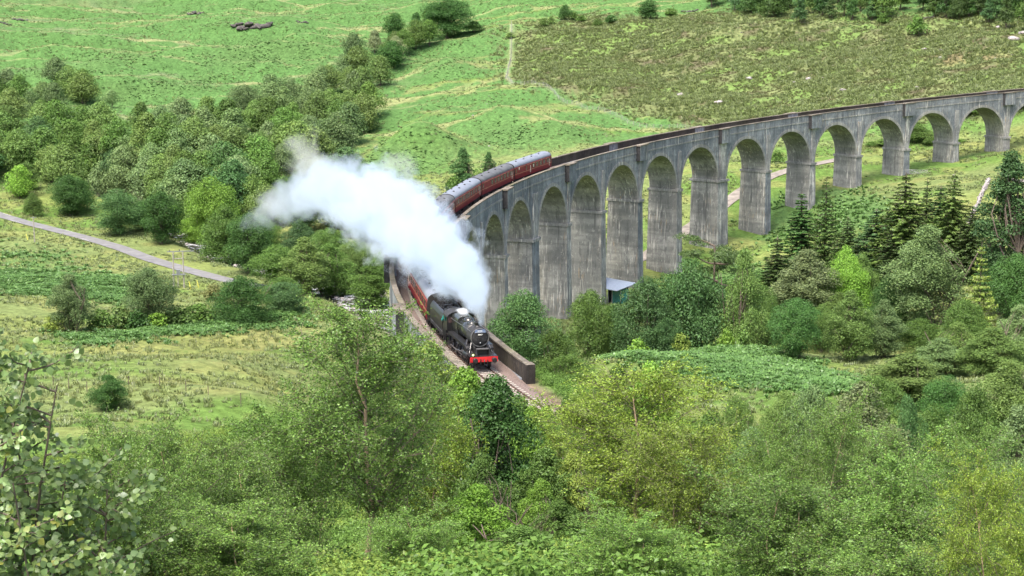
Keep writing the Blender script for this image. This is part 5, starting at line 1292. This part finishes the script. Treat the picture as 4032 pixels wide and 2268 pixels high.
BOUL=[(1862,455,16,'white boulder in the pasture above the train'),(1862,410,7,'small white stone above the white boulder'),(1917,410,10,'low white stone right of the white boulder'),(1925,378,6,'small stone highest on the pasture'),(1925,575,14,'pale flat stone on the green knoll'),(3275,590,9,'white stone seen through an arch'),(3755,690,12,'white stone on the pasture below the far piers'),(3770,705,8,'smaller white stone right of it'),(4008,655,12,'pale stone at the right edge of the pasture'),
 (3990,155,75,'largest pale slab at the right edge of the moor'),(4028,132,50,'pale slab cut by the right edge'),(3930,108,40,'split pale rock on the upper moor'),(3875,145,22,'small grey rock left of the largest slab'),(3640,195,38,'low white slab on the moor, left one'),(3705,198,32,'low white slab on the moor, right one'),(3705,228,36,'white streaked rock under the low slabs'),(3788,185,18,'small rock between the slabs'),(3610,345,38,'grey rock near the parapet on the moor'),(3985,215,14,'bright white stone at the far right of the moor'),(3920,228,14,'upright white stone on the moor'),
 (3185,310,40,'ribbed grey rock in the middle of the moor'),(3240,308,26,'upright grey rock in the middle of the moor'),(3130,325,36,'flat grey rock left of the ribbed one'),(3320,355,42,'flat rock on the lower moor'),(2950,310,44,'slanting grey rock on the lower moor'),(2680,375,56,'grey slab just above the viaduct track'),(2830,405,60,'long grey slab near the viaduct parapet'),(3000,240,18,'small pale rock on the left moor'),(2920,128,14,'tiny white rock on the upper moor'),
 (350,1665,40,'weathered pale log in the foreground meadow'),(1690,1490,0,'')]
for px,py,w_,L in BOUL:
    if not w_: continue
    P=at(px,py,150); sc=w_*.36/FPX*P[1]; o=obj('boulder',RK[(px+py)%4],None,(P[0],P[1],P[2]+sc*.02),(0,0,(px*7%628)/100)); o.scale=(sc,sc*.8,sc*.62); tag(o,L,'rock',None)
for px,py,w_,L in [(985,105,150,'long dark crag high on the left hillside'),(770,52,60,'small dark crag at the top of the hillside'),(1190,88,50,'dark rock right of the long crag'),(75,78,60,'grey crag in the top left corner'),(15,92,50,'grey crag at the left edge'),(3650,75,95,'dark peat bank below the tree belt'),(2720,45,60,'brown rock left of the tree belt')]:
    P=at(px,py,400); sc=w_*.5/FPX*P[1]; ro=empty('rock_outcrop',P,label=L,cat='rock'); rq=np.random.default_rng(px)
    for q in range(9):
        u=(q-4)/4.6; o=link(bpy.data.objects.new('rock',RD[q%3]),ro); s=sc*rq.uniform(.16,.34); x=u*sc+rq.normal(0,.05*sc); y=rq.normal(0,.12*sc)+u*u*.15*sc
        o.location=(x,y,gz(P[0]+x,P[1]+y)-P[2]+s*.12*(1-abs(u)*.6)); o.rotation_euler=tuple(rq.uniform(-.4,.4,2))+(rq.uniform(0,6),); o.scale=(s*1.25,s*.8,s*.62)
# river stones
rs=np.random.default_rng(12)
mb=[]
for i in range(210):
    k=rs.integers(8,len(rv)-4); t=rv[k+1]-rv[k]; n_=np.array([-t[1],t[0],0])/np.linalg.norm(t[:2]); off=rs.choice([-1,1])*rs.uniform(2.5,8); x=rv[k]+n_*off; sc=rs.uniform(.3,1.0)
    mb.append((x,sc))
me0=RK[1]; nv0=len(me0.vertices); co=np.zeros(nv0*3); me0.vertices.foreach_get('co',co); co=co.reshape(-1,3); fc=np.array([p.vertices[:] for p in me0.polygons])
VV=[];FF=[]
for i,(x,sc) in enumerate(mb):
    a=rs.uniform(0,6.28); R=np.array([[math.cos(a),-math.sin(a),0],[math.sin(a),math.cos(a),0],[0,0,.6]]); VV.append(co@R.T*sc+np.array([x[0],x[1],x[2]+.1])); FF.append(fc+i*nv0)
tag(obj('river_stones',mesh_np('river_stones',np.concatenate(VV),[np.concatenate(FF)],[M_ROCK])),kind='stuff')
# old stump with bleached, split wood
P=at(2030,1945,40); P[2]=P[2]+.25
zt=atY(2030,1868,60)[2]-P[2]; zt=.85
su=empty('tree_stump',P,label='old bleached grey stump, hollow and split, low in the foreground slope',cat='stump')
M_STUMP=simple('bleached_stump',(.34,.31,.29),.95,var=.6,scale=5,bump=.8); rg=np.random.default_rng(5)
mb=MB(); n=14; prof=[]
V=[]
for i,(zz,r0) in enumerate(((-.4,.36),(.1,.27),(zt*.5,.21),(zt*.85,.24),(zt,.2))):
    for j in range(n): a=2*math.pi*j/n; r=r0*(1+rg.uniform(-.22,.22)); V.append((r*math.cos(a)+.06*zz,r*math.sin(a),zz+(rg.uniform(-.12,.14) if i==4 else 0)))
mb.add(V,[(i*n+j,i*n+(j+1)%n,(i+1)*n+(j+1)%n,(i+1)*n+j) for i in range(4) for j in range(n)]+[tuple(4*n+j for j in range(n))]); mb.build('stump_wood',[M_STUMP],su)
for a,l in ((.3,.5),(1.5,.35),(-1.2,.45),(2.6,.4)): MB().tube([(0,0,zt*.55),(math.cos(a)*l*.6,math.sin(a)*l*.6,zt*.75),(math.cos(a)*l,math.sin(a)*l,zt*.7+.1)],[.07,.05,.02],6).build('snag',[M_STUMP],su)
M_HOLE=simple('rotten_hollow_shade',(.02,.016,.014),1); MB().tube([(.05,-.235,zt*.62),(.05,-.12,zt*.62)],[.09,.07],10).build('hollow',[M_HOLE],su)  # solid near-black plug; shade inside the rotten hollow is painted by its colour
# ------------------------------------------------------------------ ground cover that nobody could count
def scatter(name, pts, scl, proto, mat, color, tilt=.15, seed=0):
    r=np.random.default_rng(seed); n=len(pts)
    me=bpy.data.meshes.new(name); me.vertices.add(n); me.vertices.foreach_set('co',np.asarray(pts,np.float32).ravel())
    a=me.attributes.new('sc','FLOAT','POINT'); a.data.foreach_set('value',np.asarray(scl,np.float32))
    a=me.attributes.new('rt','FLOAT_VECTOR','POINT'); a.data.foreach_set('vector',np.stack([r.normal(0,tilt,n),r.normal(0,tilt,n),r.uniform(0,6.283,n)],1).astype(np.float32).ravel())
    pm=mesh_np(name+'_clump',proto[0],[proto[1]],[mat]); po=bpy.data.objects.new(name+'_clump',pm); po.color=(*color,1)
    o=obj(name,me); o.color=(*color,1); tag(o,kind='stuff')
    ng=bpy.data.node_groups.new(name,'GeometryNodeTree'); ng.interface.new_socket('Geometry',in_out='INPUT',socket_type='NodeSocketGeometry'); ng.interface.new_socket('Geometry',in_out='OUTPUT',socket_type='NodeSocketGeometry')
    N=ng.nodes;L=ng.links; gi=N.new('NodeGroupInput'); go=N.new('NodeGroupOutput'); ip=N.new('GeometryNodeInstanceOnPoints'); oi=N.new('GeometryNodeObjectInfo'); oi.inputs['Object'].default_value=po
    oi.inputs['As Instance'].default_value=True
    s=N.new('GeometryNodeInputNamedAttribute'); s.data_type='FLOAT'; s.inputs['Name'].default_value='sc'
    t=N.new('GeometryNodeInputNamedAttribute'); t.data_type='FLOAT_VECTOR'; t.inputs['Name'].default_value='rt'
    L.new(gi.outputs[0],ip.inputs['Points']); L.new(oi.outputs['Geometry'],ip.inputs['Instance']); L.new(t.outputs['Attribute'],ip.inputs['Rotation']); L.new(s.outputs['Attribute'],ip.inputs['Scale']); L.new(ip.outputs[0],go.inputs[0])
    md=o.modifiers.new('scatter','NODES'); md.node_group=ng
    return o
def frond_clump(seed,nf,r,h,wd,seg=3):
    g=np.random.default_rng(seed); V=[];F=[]
    for i in range(nf):
        a=6.283*i/nf+g.uniform(-.4,.4); L=r*g.uniform(.7,1.2); hh=h*g.uniform(.7,1.2); d=np.array([math.cos(a),math.sin(a),0]); s=np.array([-d[1],d[0],0]); o=len(V)
        for k in range(seg+1):
            t=k/seg; c=d*L*t+np.array([0,0,hh*math.sin(min(1,t*1.15)*math.pi*.62)]); w=wd*(1-t)**.7*(.35+1.3*min(t*3,1)) if k<seg else .004
            V+= [c-s*w-np.array([0,0,.08*w]),c+s*w-np.array([0,0,.08*w])]
        for k in range(seg): F.append((o+2*k,o+2*k+1,o+2*k+3,o+2*k+2))
    return np.array(V),np.array(F)
def blade_clump(seed,nb,r,h,wd):
    g=np.random.default_rng(seed); V=[];F=[]
    for i in range(nb):
        a=g.uniform(0,6.283); c=np.array([g.normal(0,r*.35),g.normal(0,r*.35),-.03]); d=np.array([math.cos(a),math.sin(a),0])*r*g.uniform(.2,1); s=np.array([-math.sin(a),math.cos(a),0])*wd; hh=h*g.uniform(.6,1.2); o=len(V)
        V+=[c-s,c+s,c+d*.5+s*.7+[0,0,hh*.75],c+d*.5-s*.7+[0,0,hh*.75],c+d+[0,0,hh],c+d+s*.1+[0,0,hh]]
        F+=[(o,o+1,o+2,o+3),(o+3,o+2,o+5,o+4)]
    return np.array(V),np.array(F)
def leaf_clump(seed,n,r,h,leaf):
    g=np.random.default_rng(seed); d=g.normal(0,1,(n,3)); d/=np.linalg.norm(d,axis=1)[:,None]; d[:,2]=abs(d[:,2]); P=d*g.uniform(.45,1,(n,1))*np.array([r,r,h]); P+=g.normal(0,.08*r,(n,3))
    return leaf_cloud(P,d+np.array([0,0,.6]),leaf,g,.65,.6)
GX0=np.random.default_rng(2024)
def rnd_ground(n, y0, y1, umax=.335, umin=-.335, gam=1.0):
    """random points, evenly spread over the ground of a sector"""
    Y=np.sqrt(GX0.uniform(y0**2,y1**2,n)) ; u=GX0.uniform(umin,umax,n); X=u*Y
    return X,Y
def clear(X,Y,d=3.3):
    dv,_=dpoly(X,Y,arc(np.linspace(-175,280,90))); dr,_=dpoly(X,Y,ROAD); dt,_=dpoly(X,Y,TRACK); dw,_=dpoly(X,Y,RIVER)
    df,_=dpoly(X,Y,FEN)
    return (df>1.3)&(dv>d)&(dr>2.4)&(dt>2.4)&(dw>5.8)
# bracken
X,Y=rnd_ground(400000,150,1060); Z=ground(X,Y); mo,fe_,ta,px,py=zones(X,Y,Z); patch=fbm(X/20,Y/9,55,3)
slp=(ground(X,Y+9)-ground(X,Y-9))/18
keep=((fe_&((Y<430)|(GX0.uniform(0,1,len(X))<.75)))|((slp+.3*(patch-.5)>.24)&(Y>430)&~mo&(vn(X/3,Y/3,9)>.6)&(px<2500)))&clear(X,Y)&(py<1600)
keep&=GX0.uniform(0,1,len(X))<np.where(fe_,.30+.6*(fbm(X/7,Y/5,57,2)>.45),.4)
k1=keep&(Y<430); k2=keep&(Y>=430)
scatter('bracken',np.stack([X,Y,Z],1)[k2],GX0.uniform(.28,.6,k2.sum()),frond_clump(1,7,1.0,.32,.30,3),M_FERN,(.088,.165,.054),seed=1)
scatter('bracken',np.stack([X,Y,Z],1)[k1],GX0.uniform(.5,.9,k1.sum()),frond_clump(2,9,.85,.7,.13,4),M_FERN,(.09,.175,.05),seed=2)
# denser bracken of the near clearings
X,Y=rnd_ground(330000,150,340); Z=ground(X,Y); mo,fe_,ta,px,py=zones(X,Y,Z); keep=fe_&clear(X,Y)&(py<1600)
scatter('bracken',np.stack([X,Y,Z],1)[keep],GX0.uniform(.35,.7,keep.sum())*(.3+1.5*fbm(X/4,Y/4,91,2)[keep]),frond_clump(3,9,.8,.75,.12,4),M_FERN,(.08,.165,.046),seed=3)
# heather and moor grass
X,Y=rnd_ground(150000,440,800,.335,-.02); Z=ground(X,Y); mo,fe_,ta,px,py=zones(X,Y,Z); n_=fbm(X/6,Y/6,61,3)
k=mo&~fe_&clear(X,Y); kh=k&(n_>.54)&(GX0.uniform(0,1,len(X))<.42); kg=k&(n_<=.56)
scatter('heather',np.stack([X,Y,Z],1)[kh],GX0.uniform(.6,1.3,kh.sum()),leaf_clump(5,34,.62,.5,.26),M_HEATH,(.10,.115,.054),seed=5)
scatter('moor_grass',np.stack([X,Y,Z],1)[kg],GX0.uniform(.7,1.5,kg.sum()),blade_clump(6,16,.6,.6,.06),M_FERN,(.145,.19,.07),seed=6)
# tussocks on pasture and meadow
X,Y=rnd_ground(230000,150,1060); Z=ground(X,Y); mo,fe_,ta,px,py=zones(X,Y,Z); n_=fbm(X/14,Y/10,63,3)
k=~mo&~fe_&clear(X,Y)&(n_>.40)&(py<1750); ky=k&(ta|(n_>.64)); kg=k&~ky&((Y<470)|(GX0.uniform(0,1,len(X))<.35)); ky&=(Y<470)|(GX0.uniform(0,1,len(X))<.4)
scatter('rough_grass',np.stack([X,Y,Z],1)[kg],GX0.uniform(.5,1.3,kg.sum()),blade_clump(7,16,.6,.42,.05),M_FERN,(.145,.188,.075),seed=7)
scatter('dry_grass',np.stack([X,Y,Z],1)[ky],GX0.uniform(.5,1.2,ky.sum()),blade_clump(8,16,.6,.46,.05),M_FERN,(.165,.20,.072),seed=8)
# undergrowth of the near slope
X,Y=rnd_ground(26000,16,150,.33,-.33); Z=ground(X,Y); dl_,_=dpoly(X,Y,RAILP); dv_,_=dpoly(X,Y,arc(np.linspace(-130,0,40))); t_=fbm(X/6,Y/6,81,3)
k=(dl_>3.4)&(dv_>4.2)&(X<Y*.34)
k&=~((Y>135)&(X<-8)&(Y>140))
kb=k&(t_>.5)&(Y>30); kg=k&(t_<=.5)
scatter('undergrowth',np.stack([X,Y,Z],1)[kb],GX0.uniform(.5,1.35,kb.sum()),leaf_clump(9,240,.85,1.15,.11),M_LEAF,(.10,.19,.042),seed=9)
scatter('undergrowth',np.stack([X,Y,Z],1)[kg],GX0.uniform(.5,1.2,kg.sum()),leaf_clump(10,220,.75,.85,.10),M_LEAF,(.15,.23,.05),seed=10)
X,Y=rnd_ground(30000,18,130,.33,-.33); Z=ground(X,Y); dl_,_=dpoly(X,Y,RAILP); dv_,_=dpoly(X,Y,arc(np.linspace(-130,0,40))); k=(dl_>3.0)&(dv_>4)
scatter('long_grass',np.stack([X,Y,Z],1)[k],GX0.uniform(.7,1.5,k.sum()),blade_clump(11,26,.4,.42,.012),M_FERN,(.17,.27,.065),seed=11)
# ------------------------------------------------------------------ steam
def Wp(px,py,Y): return atY(px,py,Y)
SPINE=[(1893,1262,149.0,.35),(1882,1205,152,.9),(1858,1140,156,1.9),(1805,1060,163,3.2),(1730,985,172,4.2),(1650,920,181,4.9),(1560,855,191,5.3),(1470,800,203,5.4),(1380,765,214,4.9),(1290,745,225,4.6),(1200,765,236,4.2),(1110,805,246,3.6),(1030,850,256,2.6),(970,880,262,1.4)]
SP=np.array([list(Wp(*s[:3]))+[s[3]] for s in SPINE]); SP[:,3]*=np.interp(np.arange(len(SP)),[0,3,8,13],[.9,.78,.78,.8])
O=SP[0,:3].copy(); ax=SP[-1,:3]-O; ax[2]=0; LX=np.linalg.norm(ax)*1.02; ang=math.atan2(ax[1],ax[0])
ca_,sa_=math.cos(ang),math.sin(ang)
loc=np.stack([(SP[:,0]-O[0])*ca_+(SP[:,1]-O[1])*sa_, -(SP[:,0]-O[0])*sa_+(SP[:,1]-O[1])*ca_, SP[:,2]-O[2]],1); R_S=SP[:,3]
if loc[1,0]<.5: loc[:,0]+=np.linspace(0,1,len(loc))*0
loc[:,0]=np.maximum.accumulate(loc[:,0]+np.arange(len(loc))*1e-3)
# closed skin round the plume, a little outside the visible steam
uu=np.linspace(loc[0,0]-.5,loc[-1,0]+3,60); cyl=np.interp(uu,loc[:,0],loc[:,1]); czl=np.interp(uu,loc[:,0],loc[:,2]); rl=np.interp(uu,loc[:,0],R_S)*1.75+.3
nn=20; V=[]
for i in range(60):
    for j in range(nn): a=2*math.pi*j/nn; V.append((uu[i],cyl[i]+rl[i]*math.cos(a),czl[i]+rl[i]*math.sin(a)*1.08))
F=[(i*nn+j,i*nn+(j+1)%nn,(i+1)*nn+(j+1)%nn,(i+1)*nn+j) for i in range(59) for j in range(nn)]
sm=MB().add(V,F+[tuple(range(nn-1,-1,-1)),tuple(59*nn+j for j in range(nn))]).mesh('steam_plume',[])
m=bpy.data.materials.new('steam'); m.use_nodes=True; n=m.node_tree.nodes; l=m.node_tree.links; n.clear()
out=n.new('ShaderNodeOutputMaterial'); pv=n.new('ShaderNodeVolumePrincipled'); l.new(pv.outputs[0],out.inputs['Volume'])
pv.inputs['Color'].default_value=(.70,.775,.875,1); pv.inputs['Anisotropy'].default_value=.25
tc=n.new('ShaderNodeTexCoord'); sx=n.new('ShaderNodeSeparateXYZ'); l.new(tc.outputs['Object'],sx.inputs[0])
def math_(op,a,b=None,c=None):
    q=n.new('ShaderNodeMath'); q.operation=op
    for i,v in enumerate((a,b,c)):
        if v is None: continue
        if isinstance(v,(int,float)): q.inputs[i].default_value=v
        else: l.new(v,q.inputs[i])
    return q.outputs[0]
U0,U1=float(loc[0,0]),float(loc[-1,0])+2
un=math_('DIVIDE',math_('SUBTRACT',sx.outputs[0],U0),U1-U0)
def fcurve(xs,ys,lo,hi):
    c=n.new('ShaderNodeFloatCurve'); cv=c.mapping.curves[0]
    pts=[((x-U0)/(U1-U0),(y-lo)/(hi-lo)) for x,y in zip(xs,ys)]
    while len(cv.points)<len(pts): cv.points.new(.5,.5)
    for p_,(a,b_) in zip(cv.points,pts): p_.location=(min(1,max(0,a)),b_); p_.handle_type='AUTO_CLAMPED'
    c.mapping.update(); l.new(un,c.inputs['Value']); return math_('MULTIPLY_ADD',c.outputs[0],hi-lo,lo)
yl_,yh=loc[:,1].min()-1,loc[:,1].max()+1; zl_,zh=loc[:,2].min()-1,loc[:,2].max()+1
cyN=fcurve(loc[:,0],loc[:,1],yl_,yh); czN=fcurve(loc[:,0],loc[:,2],zl_,zh); rN=fcurve(loc[:,0],R_S,0,6)
dy_=math_('SUBTRACT',sx.outputs[1],cyN); dz_=math_('SUBTRACT',sx.outputs[2],czN)
dist=math_('SQRT',math_('ADD',math_('MULTIPLY',dy_,dy_),math_('MULTIPLY',dz_,dz_)))
f0=math_('SUBTRACT',1.0,math_('DIVIDE',dist,rN))
def nz(scale,det,rough=.55):
    q=n.new('ShaderNodeTexNoise'); q.inputs['Scale'].default_value=scale; q.inputs['Detail'].default_value=det; q.inputs['Roughness'].default_value=rough; l.new(tc.outputs['Object'],q.inputs['Vector']); return q.outputs[0]
vo=n.new('ShaderNodeTexVoronoi'); vo.feature='SMOOTH_F1'; vo.inputs['Scale'].default_value=.42; vo.inputs['Smoothness'].default_value=.4; l.new(tc.outputs['Object'],vo.inputs['Vector'])
billow=math_('MULTIPLY',math_('SUBTRACT',.55,vo.outputs['Distance']),.9)
f=math_('ADD',math_('ADD',f0,billow),math_('MULTIPLY',math_('SUBTRACT',nz(.36,9,.68),.52),2.4))
mr=n.new('ShaderNodeMapRange'); mr.interpolation_type='SMOOTHSTEP'; mr.inputs[1].default_value=-.02; mr.inputs[2].default_value=.45; l.new(f,mr.inputs[0])
dens=fcurve([0,8,20,45,65,80,95,loc[-1,0]],[1.4,2.4,2.6,2.0,1.1,.4,.13,.03],0,3)
l.new(math_('MULTIPLY',mr.outputs[0],dens),pv.inputs['Density'])
sm.materials.append(m)
st_=obj('steam_plume',sm,None,tuple(O),(0,0,ang)); tag(st_,'thick white steam plume trailing back from the chimney over the train and trees','steam'); st_['kind']='stuff'
# wisps: drifting thin steam over the wood and leaking steam round the firebox
def puff(name,c,r,dn,label,scale,rot=0,thr=.5):
    import bmesh
    bm=bmesh.new(); bmesh.ops.create_icosphere(bm,subdivisions=3,radius=1); me=bpy.data.meshes.new(name); bm.to_mesh(me); bm.free()
    m=bpy.data.materials.new(name); m.use_nodes=True; n=m.node_tree.nodes; l=m.node_tree.links; n.clear()
    out=n.new('ShaderNodeOutputMaterial'); pv=n.new('ShaderNodeVolumePrincipled'); l.new(pv.outputs[0],out.inputs['Volume']); pv.inputs['Color'].default_value=(.95,.97,1,1)
    tc=n.new('ShaderNodeTexCoord'); ln=n.new('ShaderNodeVectorMath'); ln.operation='LENGTH'; l.new(tc.outputs['Object'],ln.inputs[0])
    ge=n.new('ShaderNodeNewGeometry'); q=n.new('ShaderNodeTexNoise'); q.inputs['Scale'].default_value=scale; q.inputs['Detail'].default_value=5; l.new(ge.outputs['Position'],q.inputs['Vector'])
    a=n.new('ShaderNodeMath'); a.operation='MULTIPLY_ADD'; l.new(ln.outputs['Value'],a.inputs[0]); a.inputs[1].default_value=-.62; l.new(q.outputs[0],a.inputs[2])
    mr=n.new('ShaderNodeMapRange'); mr.interpolation_type='SMOOTHSTEP'; mr.inputs[1].default_value=thr-.45; mr.inputs[2].default_value=thr-.05; mr.inputs[4].default_value=dn; l.new(a.outputs[0],mr.inputs[0]); l.new(mr.outputs[0],pv.inputs['Density'])
    me.materials.append(m); o=obj(name,me,None,tuple(c),(0,0,rot)); o.scale=r; tag(o,label,'steam'); o['kind']='stuff'; return o
puff('steam_wisp',atY(1195,600,246),(4.5,4.5,6.5),.10,'thin blue-white wisp of steam rising in front of the gully wood',.28)
puff('steam_wisp',atY(1560,660,222),(4.5,3.5,3.0),.13,'thin veil of steam above the plume in front of the fern knoll',.4)
pw=mw@Vector((E(-8.0),0,3.95))
puff('steam_wisp',atY(1080,800,250),(5,4,4),.10,'faint torn wisp of steam at the far left end of the plume',.35)
puff('steam_wisp',atY(1250,680,236),(5,4,4.5),.13,'grey wisp of steam lifting off the top of the plume by the wood',.35)
puff('steam_leak',pw,(1.5,.85,.55),4.0,'small dense white puff of steam over the firebox',1.1,eng.rotation_euler[2])
